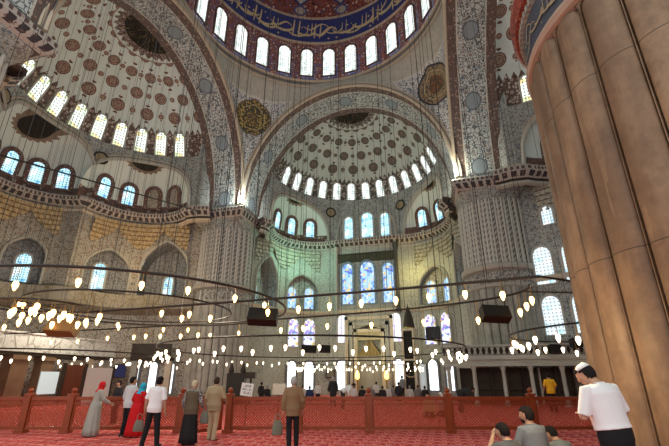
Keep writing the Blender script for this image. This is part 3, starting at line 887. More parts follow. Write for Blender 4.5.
# ---------------------------------------------------------------- the four great piers
PC = 11.79
def pier(cx, cy, stone, band_m, label, script=False):
    t = thing('massive_pier', label, 'pillar', (cx, cy, 0))
    nf = 28; mb = MB(); R = 2.5; wd = 2*pi*R/nf; hw = wd*.452
    zs = [0, .05, .35, .36] + [.4, .42, .435, .45, .48] + frange(.52, 1.05, 8) + [1.06, 2.5, 4, 5.5, 6.9] + frange(7.0, 7.56, 9) + [7.6, 7.63, 7.65, 7.665, 7.68, 7.7, 7.74]
    zt, zb = 7.62 - hw, .42 + hw
    fr_ = [-.5, -.49, -.486, -.459, -.455, -.43, -.38, -.3, -.2, -.1, 0, .1, .2, .3, .38, .43, .455, .459, .486, .49]
    us = [k + f for k in range(nf) for f in fr_] + [nf - .5]
    hw = wd*.457; zt, zb = 7.66 - hw, .42 + hw
    def fn(k, z):
        th = 2*pi*k/nf; x = ((k + .5) % 1 - .5)*wd
        dz = max(0, z - zt, zb - z); q = math.hypot(x, dz)/hw
        if q < 1: d = .11*sqrt(1-q*q)**.9 - .03
        elif q < 1.068: d = -.10
        else: d = .015
        r = R + d + (.12 if z < .355 else 0)
        return (r*cos(th), r*sin(th), z)
    mb.grid(us, zs, fn, lambda k, z: (k*wd, z))
    mb.build('fluted_shaft', M[stone], t, smooth=True, recalc=True)
    mb = MB(); mb.lathe([(2.45, 7.6), (2.58, 7.66), (2.62, 7.75), (2.58, 7.86), (2.5, 7.92)], n=72); mb.build('torus_ring', M['pink_ring' if script else 'grey_mould'], t, smooth=True)
    mb = MB(); mb.lathe([(2.52, 7.88), (2.53, 8.75)], n=72); b = mb.build('inscription_band', M[band_m], t, smooth=True)
    if script: script_band(lambda u, v: (2.555*cos(-u/2.55), 2.555*sin(-u/2.55), v), 0, 2*pi*2.5, 7.97, 8.66, M['dull_script'], 11, b, pen=.06)
    if script: script_band(lambda u, v: (2.557*cos(-u/2.55), 2.557*sin(-u/2.55), v), .2, 2*pi*2.5, 8.05, 8.6, M['dull_script'], 23, b, pen=.05)
    mb = MB()
    n = 110
    for k in range(n):
        a0, a1 = 2*pi*k/n, 2*pi*(k+.55)/n
        P = [(r*cos(a), r*sin(a), z) for z in (8.74, 8.9) for r in (2.5, 2.6) for a in (a0, a1)]
        b0 = len(mb.v); mb.v += P
        for q in ((0,1,3,2),(4,6,7,5),(0,4,5,1),(2,3,7,6),(0,2,6,4),(1,5,7,3)): mb.face([b0+i for i in q])
    mb.lathe([(2.5, 8.72), (2.54, 8.72), (2.54, 8.93), (2.5, 8.93)], n=72)
    mb.build('toothed_ring', M['gear'], t)
    mb = MB(); mb.lathe([(2.5, 8.9), (2.66, 8.92), (2.73, 9.02), (2.73, 9.26), (2.66, 9.34), (2.42, 9.38)], n=72)
    mb.build('carved_ring', M['red_ring' if script else 'grey_mould'], t, smooth=True)
    mb = MB(); mb.lathe([(2.4, 9.2), (2.4, 9.6), (2.4, 12), (2.4, 14.55)], n=72); mb.build('ribbed_upper_shaft', M['rib'], t, smooth=True)
    mb = MB()
    for k in range(nf):
        a = 2*pi*k/nf
        mb.tube([(2.4*cos(a), 2.4*sin(a), 9.3), (2.4*cos(a), 2.4*sin(a), 14.5)], .085, 6, cap=False)
    mb.build('rib_mouldings', M['rib'], t, smooth=True)
    sx, sy = (1 if cx > 0 else -1), (1 if cy > 0 else -1)
    mb = MB(); n = 48
    # round shaft grows into the square impost
    def corb(k, s):
        a = 2*pi*k/n; r0 = 2.42; m = max(abs(cos(a)), abs(sin(a))); r1 = 2.5/m if m > .75 else 2.5/.75
        r = r0 + (r1-r0)*s*s
        return (r*cos(a), r*sin(a), 14.4 + s*.95)
    mb.grid(list(range(n+1)), frange(0, 1, 6), corb, lambda k, s: (k*.33, s*1.4)); mb.build('corbel', M['tile'], t, smooth=True)
    mb = MB(); s_ = 2.56
    prof = [(s_-1.3, 15.3), (s_-.1, 15.3), (s_+.05, 15.4), (s_+.2, 15.55), (s_+.3, 15.75), (s_+.3, 16.1), (s_+.2, 16.2), (0, 16.2)]
    for (x0, y0), (x1, y1) in (((1,1),(-1,1)), ((-1,1),(-1,-1)), ((-1,-1),(1,-1)), ((1,-1),(1,1))):
        b0 = len(mb.v)
        for r, z in prof: mb.v.append((x0*r, y0*r, z)); mb.v.append((x1*r, y1*r, z))
        L = [0]
        for i in range(1, len(prof)): L.append(L[-1] + math.hypot(prof[i][0]-prof[i-1][0], prof[i][1]-prof[i-1][1]))
        for i in range(len(prof)-1): mb.face((b0+2*i, b0+2*i+1, b0+2*i+3, b0+2*i+2), [(0, L[i]), (5.7, L[i]), (5.7, L[i+1]), (0, L[i+1])])
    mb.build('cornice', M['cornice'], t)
    mb = MB(); mb.box((0, 0, 16.45), (4.7, 4.7, .6)); mb.build('impost', M['tile'], t)
    return t
pier(PC, -PC, 'stone_brown', 'slate_navy', 'huge brown fluted pillar close by at right with faded navy script band', True)
pier(PC, PC, 'stone_mid', 'pier_band', 'pale fluted pillar rising behind the marble platform with columns')
pier(-PC, PC, 'stone_grey', 'pier_band', 'pale fluted pillar behind the old woman and the man in beige')
pier(-PC, -PC, 'stone_grey', 'pier_band', 'patterned pillar top jutting in at the upper left corner of the photo')
# ================================================================ THINGS IN THE HALL
def proj(p):
    e = (p[0]-CX, p[1]-CYW); a = e[0]*U[0] + e[1]*U[1]; d = e[0]*V[0] + e[1]*V[1]; h = p[2] - EYE
    zc = d*cos(PITCH) + h*sin(PITCH)
    return (334.5 + F*a/zc, CY - F*(-d*sin(PITCH) + h*cos(PITCH))/zc)
def ceil_z(x, y):
    if math.hypot(x, y) < 9.2: return 37 + 7.5*sqrt(1-(math.hypot(x, y)/9.75)**2) - .02
    for a, b in ((x, y), (y, -x), (y, x)):
        if b > 13.2:
            r2 = (a*a + (b-13.4)**2)/79.2
            if r2 < .9: return 20 + 8*sqrt(1-r2) - .02
    return 27.0 - .012*min(x*x, y*y)
M['lamp'] = glow('lit_lamp_glass', (1, .6, .2), 7)
M['lamp_far'] = glow('small_lit_lamp_glass', (1, .8, .55), 3.5)
M['lamp_off'] = plain('pale_lamp_glass', (.75, .76, .74), .15, spec=.6)
M['fence'] = plain('orange_red_varnished_wood', (.25, .045, .012), .4, spec=.4, var=.3, sc=4)
M['lattice'] = plain('orange_red_lattice', (.38, .055, .018), .6, var=.2)

# ---------------------------------------------------------------- hanging rails and rings
def arc_of(pts, z):
    """smooth curve through floor-plan points, at height z"""
    P = [at_z(x, y, z) for x, y in pts]
    A = []
    n = len(P)
    M_ = [[1, i/(n-1), (i/(n-1))**2] for i in range(n)]
    def fit(vals):
        S = [[sum(r[i]*r[j] for r in M_) for j in range(3)] for i in range(3)]; R = [sum(r[i]*v for r, v in zip(M_, vals)) for i in range(3)]
        m = Matrix(S); return m.inverted() @ Vector(R)
    fx, fy = fit([p.x for p in P]), fit([p.y for p in P])
    return [Vector((fx[0]+fx[1]*t+fx[2]*t*t, fy[0]+fy[1]*t+fy[2]*t*t, z)) for t in frange(0, 1, 40)]
def ring_pts(c, R, z, n=72): return [Vector((c[0] + R*cos(2*pi*i/n), c[1] + R*sin(2*pi*i/n), z)) for i in range(n)]
def rail_thing(name, label, cat, pts, closed, r, cable_every, group=None, spokes=None):
    c = sum(pts, Vector())/len(pts); c.z = pts[0].z
    t = thing(name, label, cat, c, 0, group)
    mb = MB(); mb.tube([p - c for p in pts], r, 6, closed=closed)
    mb.build('iron_ring' if closed else 'iron_rail', M['iron'], t, smooth=True)
    acc = cable_every*.5
    loop = pts + ([pts[0]] if closed else [])
    k = 0
    for a, b in zip(loop, loop[1:]):
        L = (b-a).length; acc += L
        if acc >= cable_every and k < 90:
            acc -= cable_every; k += 1
            p = a; zt = ceil_z(p.x, p.y)
            mb = MB(); mb.tube([p - c, (p.x-c.x, p.y-c.y, zt - c.z)], .0075 if (p.y < -4) else .010, 4, cap=False)
            mb.build('suspension_chain', M['iron'], t, recalc=False)
    if spokes:
        for i in range(spokes):
            a = 2*pi*i/spokes; R = (pts[0]-c).length
            mb = MB(); mb.tube([(0, 0, .02), (R*cos(a), R*sin(a), .0)], .018, 5); mb.build('spoke', M['iron'], t)
    return t
ringA = ring_pts((-2.6, -8.4), 4.85, 3.8); ringA2 = ring_pts((-2.6, -8.4), 3.0, 3.7)
rail_thing('chandelier_ring', 'highest and nearest wide dark iron ring with glass lamps, sweeping across the left half', 'chandelier', ringA, True, .035, 1.15)
rail_thing('chandelier_ring', 'smaller iron ring inside the nearest ring at left', 'chandelier', ringA2, True, .026, 1.5)
railB = arc_of([(74, 312), (150, 308.6), (200, 305), (256, 302), (330, 294), (390, 287), (470, 281), (536, 279)], 3.6)
railC = arc_of([(0, 335), (120, 327), (205, 325), (282, 316.6), (390, 310), (461, 305), (510, 297), (537, 281)], 3.6)
rail_thing('lamp_rail', 'long iron rail of lamps crossing before the left fluted pillar, rising to the right', 'chandelier', railB, False, .034, 1.2)
rail_thing('lamp_rail', 'lower long iron rail of glass lamps running behind the nearer long rail', 'chandelier', railC, False, .03, 1.2)
nb = at_d(583, 287, 9.6)
nbv = Vector((PC, -PC, 0)); dirn = (nbv - Vector((nb.x, nb.y, 0))).normalized()
brk = nbv - dirn*2.44; brk.z = 3.3
t = thing('iron_bracket', 'dark iron bracket with stay rods on the brown fluted pillar', 'bracket', brk)
mb = MB(); mb.box((0, 0, 0), (.1, .14, .3)); mb.tube([(0, 0, 0), -dirn*.25], .03, 6); mb.build('plate', M['iron'], t)
e1 = railB[-1] - brk; e2 = railC[-5] - brk
mb = MB(); mb.tube([-dirn*.2, -dirn*.5 + Vector((0, 0, .05)), -dirn*.75 + Vector((0, 0, .28)), e1], .024, 6); mb.build('stay_rod', M['iron'], t)
mb = MB(); mb.tube([-dirn*.2, e2], .02, 6); mb.build('stay_rod', M['iron'], t)
rings = [
 ('wide iron ring of small lamps under the main dome', (0, 2.5), 8.2, 3.05, 84, 'lamps on the ring under the main dome'),
 ('iron ring of small lamps in front of the prayer niche', (.3, 14), 5.2, 2.75, 64, 'lamps on the ring before the prayer niche'),
 ('iron ring of small lamps in the left hall', (-15.5, .3), 5.0, 2.95, 48, 'lamps on the ring in the left hall'),
 ('iron ring of small lamps behind the left fluted pillar', (-15, 13), 3.6, 2.8, 26, 'lamps on the ring behind the left pillar'),
 ('iron ring of bright lamps beside the marble platform at right', (15.0, .5), 4.9, 3.45, 34, 'lamps on the ring beside the marble platform')]
far_specs = []
for lab, c, R, z, n, grp in rings:
    rail_thing('chandelier_ring', lab, 'chandelier', ring_pts(c, R, z), True, .04, 1.9)
    far_specs.append((lab, c, R, z, n, grp))
# small crown of lamps, far left
cl = at_z(44, 300, 3.45)
t = rail_thing('chandelier_ring', 'small crowded crown of glaring lamps at far left', 'chandelier', ring_pts((cl.x, cl.y), 1.0, 3.3, 32), True, .025, 2.0, spokes=4)

# ---------------------------------------------------------------- glass lamps
def lamp_mesh():
    mb = MB(); mb.lathe([(.001, -.17), (.03, -.14), (.06, -.06), (.075, 0), (.07, .05), (.05, .09), (.045, .1)], n=14)
    return mb
def make_lamp(first, mat, scale):
    o = lamp_mesh().build('glass_lamp', mat, smooth='all'); o.scale = (scale,)*3
    return o
lampA = make_lamp(True, M['lamp'], 1.0); lampF = make_lamp(True, M['lamp_far'], 1.0)
_chain = {}
def put_lamp(src, used, p, top, label, group, scale, chain=True):
    if used[0]: o = src.copy(); COL.objects.link(o)
    else: o = src; used[0] = True
    o.location = p; o.scale = (scale,)*3
    tag(o, label, 'lamp', group)
    if chain:
        L = round(max(.08, (top - p.z - .1*scale)/scale), 2)
        if L not in _chain:
            mb = MB(); mb.tube([(0, 0, .1), (.008, 0, .1 + L*.5), (0, 0, .1 + L)], .012, 5); me = mb.mesh('chain'); me.materials.append(M['brass']); _chain[L] = me
        link('chain', _chain[L], o)
    return o
M['brass'] = plain('brass_chain', (.35, .22, .08), .35, .8)
uA, uF = [False], [False]
def on_rail(pts, px):
    best = None
    for p in pts:
        if (p.x-CX)*V[0] + (p.y-CYW)*V[1] < 1: continue
        q = proj(p); d = abs(q[0]-px) + (0 if q[1] < 400 else 999)
        if best is None or d < best[0] - 1e-6: best = (d, p)
    return best[1]
def lamp_row(pts, pix, what, group, near_half=None):
    dense = [a.lerp(b, k/6) for a, b in zip(pts, pts[1:] + pts[:1] if near_half is not None else pts[1:]) for k in range(6)]
    if near_half is not None: dense = [p for p in dense if near_half(p)]
    for k, (x, y) in enumerate(sorted(pix)):
        r = on_rail(dense, x); d = (r.x-CX)*V[0] + (r.y-CYW)*V[1]
        q = at_d(x, y, d); p = Vector((r.x, r.y, min(q.z, r.z - .18)))
        put_lamp(lampA, uA, p, r.z, 'lit glass lamp, %s from the left %s' % (ordn(k+1), what), group, .74)
nearA = lambda p: (p.x+2.6)*V[0] + (p.y+8.4)*V[1] < 0
farA = lambda p: (p.x+2.6)*V[0] + (p.y+8.4)*V[1] > 0
lamp_row(ringA, [(20, 285), (82, 282), (143, 285), (191, 290), (236, 298), (265, 305)], 'on the near side of the highest nearest ring', 'lamps on the highest nearest ring', nearA)
lamp_row(ringA, [(8, 327), (88, 321), (119, 322), (164, 324), (189, 325), (211, 335), (240, 333)], 'on the far side of the highest nearest ring', 'lamps on the far side of the nearest ring', farA)
lamp_row(ringA2, [(3, 302), (26, 305), (37, 306), (70, 304), (119, 305)], 'on the smaller inner ring at left', 'lamps on the inner ring at left', lambda p: True)
lamp_row(railB, [(163, 312), (184, 318), (190, 314), (211, 318), (269, 312), (299, 309), (330, 306), (362, 303), (396, 300), (428, 297), (464, 294), (501, 295)], 'on the long rail rising to the right', 'lamps on the long rising rail')
lamp_row(railC, [(53, 342), (81, 341), (110, 338), (135, 337), (147, 336), (162, 336), (181, 336), (199, 335), (282, 330), (303, 328), (327, 326), (372, 325), (422, 322), (446, 321), (475, 320), (517, 312), (524, 306), (531, 300)], 'on the lower long rail', 'lamps on the lower long rail')
for k in range(26):
    a = 2*pi*k/26; r = (1.0, .6, 1.35)[k % 3]
    put_lamp(lampA, uA, Vector((cl.x + r*cos(a), cl.y + r*sin(a), 3.3 - .22 - (.12 if k % 3 == 0 else 0))), 3.3, 'glaring glass lamp crowded on the small crown at far left', 'lamps on the small crown', .75)
for lab, c, R, z, n, grp in far_specs:
    for k in range(n):
        a = 2*pi*(k+.5)/n; rr = R + (.0 if k % 2 else -.25)
        p = Vector((c[0] + rr*cos(a), c[1] + rr*sin(a), z - .42 - (.16 if k % 3 == 0 else 0)))
        put_lamp(lampF, uF, p, z, 'small glass lamp hanging from the ' + lab.replace('iron ring of small lamps', 'iron ring').replace('iron ring of bright lamps', 'iron ring'), grp, 1.2 if 'bright' in lab else .8, chain='bright' in lab)

# lamps mounted by the prayer niche
# ---------------------------------------------------------------- loudspeakers and screen
def speaker(px, py, d, wpx, hpx, label, tilt=-.5, lamp_hang=True):
    c = at_d(px, py, d); sc_ = F/(d*cos(PITCH) + (c.z-EYE)*sin(PITCH)); w, h = wpx/sc_, hpx/sc_
    t = thing('loudspeaker', label, 'loudspeaker', c, YAW)
    R = Euler((tilt, .05, 0)).to_matrix()
    mb = MB(); mb.box((0, 0, 0), (w, h*.8, h), R); mb.build('cabinet', M['speaker'], t)
    mb = MB(); mb.box(R @ Vector((0, -h*.41, 0)), (w*.92, .012, h*.86), R); mb.build('grille', M['grille'], t)
    mb = MB(); mb.tube([(-w*.4, 0, h*.4), (-w*.4, 0, h*.4 + .25)], .012, 5); mb.tube([(w*.4, 0, h*.4), (w*.4, 0, h*.4 + .25)], .012, 5); mb.build('hanger', M['iron'], t)
    return t
M['speaker'] = plain('dark_brown_speaker_box', (.012, .008, .006), .55); M['grille'] = plain('speaker_grille', (.009, .007, .006), .8)
speaker(263, 317, 10.6, 29, 14, 'dark brown loudspeaker hanging right of the left fluted pillar, among the lamps')
speaker(495, 314, 9.8, 27, 14, 'dark brown loudspeaker hanging in front of the right fluted pillar')
M['speaker_tan'] = plain('tan_speaker_box', (.16, .09, .03), .55)
sp = speaker(63, 328, 10.8, 28, 14, 'tan loudspeaker below the crown of glaring lamps at far left')
for c_ in sp.children:
    if c_.name.startswith('cabinet'): c_.data.materials[0] = M['speaker_tan']
    if c_.name.startswith('grille'): c_.data.materials[0] = M['speaker_tan']
speaker(309, 349, 25, 15, 7, 'long black loudspeaker over the far ring, left of the prayer niche, left of two', -.1)
speaker(325, 349, 25.2, 11, 7, 'long black loudspeaker over the far ring, left of the prayer niche, right of two', -.1)
c = at_y(433, 333, 18.6)
t = thing('display_screen', 'black screen hanging in front of the violet windows at right', 'screen', c, -.25)
mb = MB(); mb.box((0, 0, 0), (1.35, .12, 1.15)); mb.build('housing', M['grille'], t)
mb = MB(); mb.box((0, -.065, 0), (1.25, .01, 1.04)); mb.build('panel', plain('dark_screen', (.035, .035, .045), .25), t)
mb = MB(); mb.bar((0, .06, 0), (.3, .9, .2), .06); mb.build('arm', M['iron'], t)

# ---------------------------------------------------------------- marble platform on columns
MY, MX0, MX1 = 7.4, 7.0, 15.6
t = thing('marble_platform', 'pale marble platform with pierced parapet and slim columns by the right fluted pillar', 'platform', (0, 0, 0))
mb = MB(); mb.box(((MX0+MX1)/2, MY+2, 2.52), (MX1-MX0, 4.0, .26)); mb.box(((MX0+MX1)/2, MY+2, 2.7), (MX1-MX0+.3, 4.3, .1)); mb.build('slab', M['vein'], t)
mb = MB(); mb.box(((MX0+MX1)/2, MY+.05, 2.33), (MX1-MX0, .3, .14)); mb.build('architrave', M['marble'], t)
mb = MB(); y = MY-.02
for z, h in ((2.83, .16), (3.5, .1)): mb.box(((MX0+MX1)/2, y, z), (MX1-MX0, .16, h))
mb.box((MX0+.05, y+2, 3.5), (.14, 4, .1)); mb.box((MX0+.05, y+2, 2.83), (.14, 4, .16))
mb.build('parapet_rails', M['marble'], t)
mb = MB(); pit = .34; n = int((MX1-MX0)/pit)
for k in range(n):
    x = MX0 + pit*(k+.5)
    mb.tube([(x + .15*cos(a), y, 3.18 + .26*sin(a)) for a in frange(0, 2*pi, 6)][:-1], .035, 5, closed=True)
    mb.bar((x + pit/2, y, 2.9), (x + pit/2, y, 3.46), .05)
mb.build('pierced_parapet', M['marble'], t)
mb = MB(); mb.box(((MX0+MX1)/2, y + .3, 3.15), (MX1-MX0-.1, .03, .6)); mb.build('shade_backing', M['dark_wood'], t)  # dark board added to stand for the shade behind the piercings
for x in (7.35, 8.85, 10.55, 12.1, 13.8, 15.3):
    mb = MB(); mb.lathe([(.17, 0), (.17, .12), (.12, .18), (.11, 2.0), (.17, 2.16), (.18, 2.27)], (x, MY+.1, 0), 14, cap=True); mb.build('column', M['marble'], t, smooth=True)
t = thing('wooden_screen', 'dark wooden bookcase wall in the shade under the marble platform', 'bookcase', (11.4, MY+1.6, 0))
mb = MB(); mb.box((0, .1, 1.1), (6.6, .1, 2.2)); mb.build('back_panel', M['dark_wood'], t)
for k in range(8):
    mb = MB(); mb.box((-3.3 + .943*k, -.05, 1.1), (.1, .3, 2.2)); mb.build('upright', M['marble'] if k in (1, 5) else M['dark_wood'], t)
for z in (.4, .9, 1.4, 1.9):
    mb = MB(); mb.box((0, -.03, z), (6.5, .26, .05)); mb.build('shelf', M['dark_wood'], t)
for i, (px, py) in enumerate(((555, 349), (576, 343))):
    p = at_y(px, py, MY + .0)
    speaker(px, py, (p.x-CX)*V[0] + (p.y-CYW)*V[1] - .4, 10, 8, ['small black loudspeaker on the platform parapet, the left one of two', 'small black loudspeaker on the platform parapet, the right one of two'][i], -.2)

# ---------------------------------------------------------------- galleries in the left hall
M['parapet_pale'] = mat_tile('pale_streaked_panels', (.68, .68, .63), (.6, .6, .56), (.72, .71, .66), (.36, .34, .3), .9, lw=.02, dot=.2)
def gallery(label, a, b, z0, z1, depth, mat, posts):
    a = Vector(a); b = Vector(b); d = (b-a); L = d.length; rz = atan2(d.y, d.x)
    t = thing('gallery', label, 'gallery', a, rz)
    mb = MB(); mb.box((L/2, depth/2, z0-.12), (L, depth, .24)); mb.build('floor_slab', M['dark_wood'], t)
    mb = MB(); mb.grid(frange(0, L, 8), [z0, z1], lambda u, v: (u, 0, v)); mb.grid(frange(0, L, 8), [z0, z1], lambda u, v: (u, .08, v)); mb.box((L/2, .04, z1), (L, .2, .1)); mb.box((L/2, .04, z0), (L, .2, .1)); mb.build('parapet', mat, t, recalc=False)
    for s, w, m in posts:
        mb = MB(); mb.box((s*L, .35, (z0-.24)/2), (w, w*.8, z0-.24)); mb.box((s*L, .35, .12), (w*1.15, w, .24)); mb.box((s*L, .35, z0-.4), (w*1.15, w, .2)); mb.build('pillar', m, t)
    return t
M['brown_pillar'] = plain('brown_veined_marble', (.20, .12, .07), .4, var=.4, sc=1.5)
p0, p1 = at_x(-14, 352, -17), at_x(116, 350, -17)
gallery('pale gallery parapet on brown marble pillars low in the left hall', (-17, p0.y, 0), (-17, p1.y, 0), 3.1, 4.15, 3, M['parapet_pale'], [(.22, 1.0, M['brown_pillar']), (.42, .8, M['brown_pillar']), (.78, .5, M['marble_warm']), (.99, .5, M['marble'])])
gallery('dark wooden gallery front between the left hall and the left fluted pillar', (-17.4, 8.0, 0), (-14.4, 9.0, 0), 3.15, 4.2, 2.5, M['dark_wood'], [(.1, .5, M['marble']), (.95, .5, M['marble_warm'])])
c = at_x(120, 371, -16.6)
t = thing('framed_panel', 'dark blue panel on the pale pillar under the left gallery', 'panel', c, pi/2)
mb = MB(); mb.box((0, 0, 0), (1.15, .08, 1.0)); mb.build('frame', M['dark_wood'], t); mb = MB(); mb.box((0, -.045, 0), (1.0, .02, .85)); mb.build('field', M['navy'], t)
c0, c1 = at_x(80, 396, -14.5), at_x(108, 396, -14.5)
t = thing('partition', 'plain pale partition wall standing beyond the fence behind the woman in grey', 'partition', ((c0.x+c1.x)/2, (c0.y+c1.y)/2, 0), pi/2)
L = abs(c1.y-c0.y); mb = MB(); mb.box((0, 0, 1.1), (L, .12, 2.2)); mb.build('board', plain('pale_grey_board', (.72, .72, .7), .6, var=.1), t)
for s in (-1, 1):
    mb = MB(); mb.box((s*L/2, 0, 1.12), (.12, .18, 2.24)); mb.build('post', M['dark_wood'], t)
c = at_x(72, 384, -16.5)
t = thing('wooden_door', 'reddish brown wooden doorway in the dark under the left gallery', 'doorway', (c.x, c.y, 0), pi/2)
mb = MB(); mb.box((0, 0, 1.2), (1.5, .1, 2.4)); mb.build('leaf', plain('red_brown_wood', (.14, .04, .02), .5, var=.3), t)
for s in (-1, 1):
    mb = MB(); mb.box((s*.8, -.02, 1.25), (.14, .2, 2.5)); mb.build('jamb', M['dark_wood'], t)
mb = MB(); mb.box((-1.6, .1, 1.3), (1.2, .04, 1.3)); mb.build('glazing', glow('dim_pane', (.5, .6, .62), .5), t)

# ---------------------------------------------------------------- prayer niche and pulpit
t = thing('prayer_niche', 'tall marble prayer niche with nested frames and gilded hood in the far wall', 'niche', (.1, 20.2, 0))
for k, (w, h, m) in enumerate(((5.0, 7.6, 'marble_warm'), (4.0, 7.0, 'marble'), (3.1, 6.3, 'marble_warm'))):
    mb = MB(); y = .04 - .05*k; th_ = .32
    for s in (-1, 1): mb.box((s*(w/2 - th_/2), y, h/2), (th_, .3 - .05*k, h))
    mb.box((0, y, h - th_/2), (w, .3 - .05*k, th_)); mb.build('frame', M[m], t)
mb = MB()
mb.grid(frange(0, pi, 16), [0, 1, 2, 3, 3.7], lambda a, z: (1.15*cos(a), .2 + .75*sin(a), z)); mb.build('niche_wall', M['marble'], t, smooth=True)
mb = MB()
for r_ in range(6):
    R = 1.15*(1 - r_/6.2); z = 3.7 + .24*r_; n = 16
    mb.grid(frange(0, pi, n*2), [0, .5, 1], lambda a, f: ((R + .09*abs(sin(a*n/2)))*cos(a)*(1-.08*f), .2 + (R*.65 + .09*abs(sin(a*n/2)))*sin(a)*(1-.08*f), z + .24*f))
mb.build('stalactite_hood', plain('gilded_hood', (.36, .3, .14), .45, var=.3), t)
mb = MB()
for s in (-1, 1): mb.box((s*1.36, .12, 2.6), (.42, .12, 5.2))
mb.box((0, .12, 5.65), (3.1, .12, .9)); mb.build('face_panel', M['gilt_panel'] if 'gilt_panel' in M else plain('gilt_tracery', (.44, .4, .24), .5, var=.35), t)
for i, (px, py) in enumerate(((358, 377), (387, 377))):
    c = at_y(px, py, 19.6)
    o = thing('wall_lamp', ['golden standing lamp left of the prayer niche', 'golden standing lamp right of the prayer niche'][i], 'lamp', (c.x, 19.3, 0))
    mb = MB(); mb.lathe([(.25, 0), (.25, .1), (.06, .2), (.05, 1.3), (.1, 1.45)], n=12, cap=True); mb.build('stand', M['brass'], o, smooth=True)
    mb = MB(); mb.lathe([(.06, 1.45), (.2, 1.6), (.22, 1.9), (.12, 2.15), (.02, 2.25)], n=14); mb.build('globe', glow('amber_globe', (1, .6, .15), 3), o, smooth=True)
# pulpit
p = at_y(412.5, 385, 17.3)
t = thing('pulpit', 'tall slim pulpit tower with pointed cap and black curtain right of the prayer niche', 'pulpit', (p.x, p.y, 0), -.25)
mb = MB()
for sx in (-1, 1):
    for sy in (-1, 1): mb.box((sx*.5, sy*.45, 2.9), (.16, .16, 5.8))
mb.box((0, 0, 5.75), (1.2, 1.1, .16)); mb.box((0, 0, 3.1), (1.2, 1.1, .14)); mb.build('frame', M['marble_warm'], t)
mb = MB(); mb.lathe([(.56, 5.85), (.5, 6.4), (.38, 7.0), (.2, 7.55), (.04, 7.95), (.03, 8.15)], n=8); mb.build('pointed_cap', M['dark_wood'], t)
mb = MB(); mb.lathe([(.55, 5.8), (.6, 5.84), (.55, 5.95)], n=8); mb.build('cap_ring', M['brass'], t)
mb = MB(); mb.grid(frange(-.42, .42, 24), frange(.05, 5.6, 4), lambda x, z: (x, -.42 + .03*sin(x*45), z)); mb.build('curtain', M['black'], t, smooth=True)
b = t.children[-1]
sb = script_band(lambda u, v: (u, -.48, v), -.34, .2, 1.4, 2.3, M['dull_script'], 5, b, 'embroidery', pen=.1)
mb = MB(); mb.box((0, 1.6, 1.4), (.9, 2.6, 2.8)); mb.build('stair_block', M['marble'], t)

# ---------------------------------------------------------------- the fence
FD = 12.8
def fpt(px, z=0.0, d=FD):
    zc = d*cos(PITCH) + (.6-EYE)*sin(PITCH); l = (px-334.5)*zc/F
    return Vector((CX + V[0]*d + U[0]*l, CYW + V[1]*d + U[1]*l, z))
frz = YAW
posts_px = [-52, 26, 70, 130, 181, 229, 299, 369, 449, 533, 612]
pn = ['at the left edge of the photo', 'left of the woman in grey, first of two', 'left of the woman in grey, second of two', 'behind the man in the pale shirt and the red dress', 'left of the old woman', 'right of the man in beige', 'behind the man in the tan jacket', 'in the middle, right of the man in the tan jacket', 'in front of the bowing man in black', 'above the seated men', 'hidden by the man in the white shirt and cap']
def lattice(w, h, pitch, sw, th):
    mb = MB(); n = int((w+h)/pitch) + 1
    for k in range(n):
        s = k*pitch
        for mir in (0, 1):
            x0, z0 = (s, 0) if s <= w else (w, s-w)
            x1, z1 = (s-h, h) if s >= h else (0, s)
            if mir: x0, x1 = w-x0, w-x1
            dx, dz = x1-x0, z1-z0; L = math.hypot(dx, dz)
            if L < .03: continue
            nx, nz = -dz/L*sw/2, dx/L*sw/2; y = th*(mir-.5)
            b = [mb.vert(q) for q in ((x0+nx, y, z0+nz), (x1+nx, y, z1+nz), (x1-nx, y, z1-nz), (x0-nx, y, z0-nz))]
            mb.face(b if not mir else b[::-1])
            b2 = [mb.vert((mb.v[i][0], y + th*.8, mb.v[i][2])) for i in b]; mb.face(b2[::-1] if not mir else b2)
    return mb
def fence_run(label, pxs):
    o0 = fpt(pxs[0]); t = thing('fence', label, 'fence', o0, frz)
    for k, px in enumerate(pxs):
        x = (fpt(px) - o0).length
        mb = MB(); mb.box((x, 0, .53), (.17, .15, 1.06)); mb.box((x, 0, .05), (.27, .3, .1)); po = mb.build('post', M['fence'], t)
        mb = MB(); mb.box((x, 0, 1.09), (.24, .21, .06)); mb.lathe([(.09, 1.12), (.05, 1.15), (.085, 1.21), (.07, 1.26), (.01, 1.3)], (x, 0, 0), 10); mb.build('finial', M['fence'], po)
        if k + 1 == len(pxs): break
        w = (fpt(pxs[k+1]) - fpt(px)).length - .19; H0, H1 = .14, .98; x += .095
        mb = MB(); 
        for z, h in ((H0, .09), (H1, .1), (.82, .035)): mb.box((x + w/2, 0, z), (w, .06, h))
        for k_ in range(2): mb.box((x + .02 + (w-.04)*k_, 0, .56), (.05, .05, .85))
        pa = mb.build('panel', M['fence'], t)
        m_ = lattice(w, H1 - H0, .085, .022, .008).build('lattice', M['lattice'], pa, recalc=False); m_.location = (x, 0, H0)
fence_run('orange red lattice fence left of the gate, behind the woman in grey', posts_px[:5])
fence_run('long orange red lattice fence right of the gate, behind the man in the tan jacket', posts_px[5:])
# the opened gate leaf
p = fpt(229)
o = thing('fence_gate', 'opened orange red lattice gate leaf turned towards the man in beige', 'gate', p + Vector((-.13, -.1, 0)), frz + pi + .95)
mb = MB()
for z, h in ((.14, .08), (1.05, .09)): mb.box((.65, 0, z), (1.2, .05, h))
for x in (.08, 1.22): mb.box((x, 0, .6), (.07, .05, .98))
mb.build('frame', M['fence'], o)
m_ = lattice(1.14, .9, .085, .022, .008).build('lattice', M['lattice'], o, recalc=False); m_.location = (.08, 0, .14)

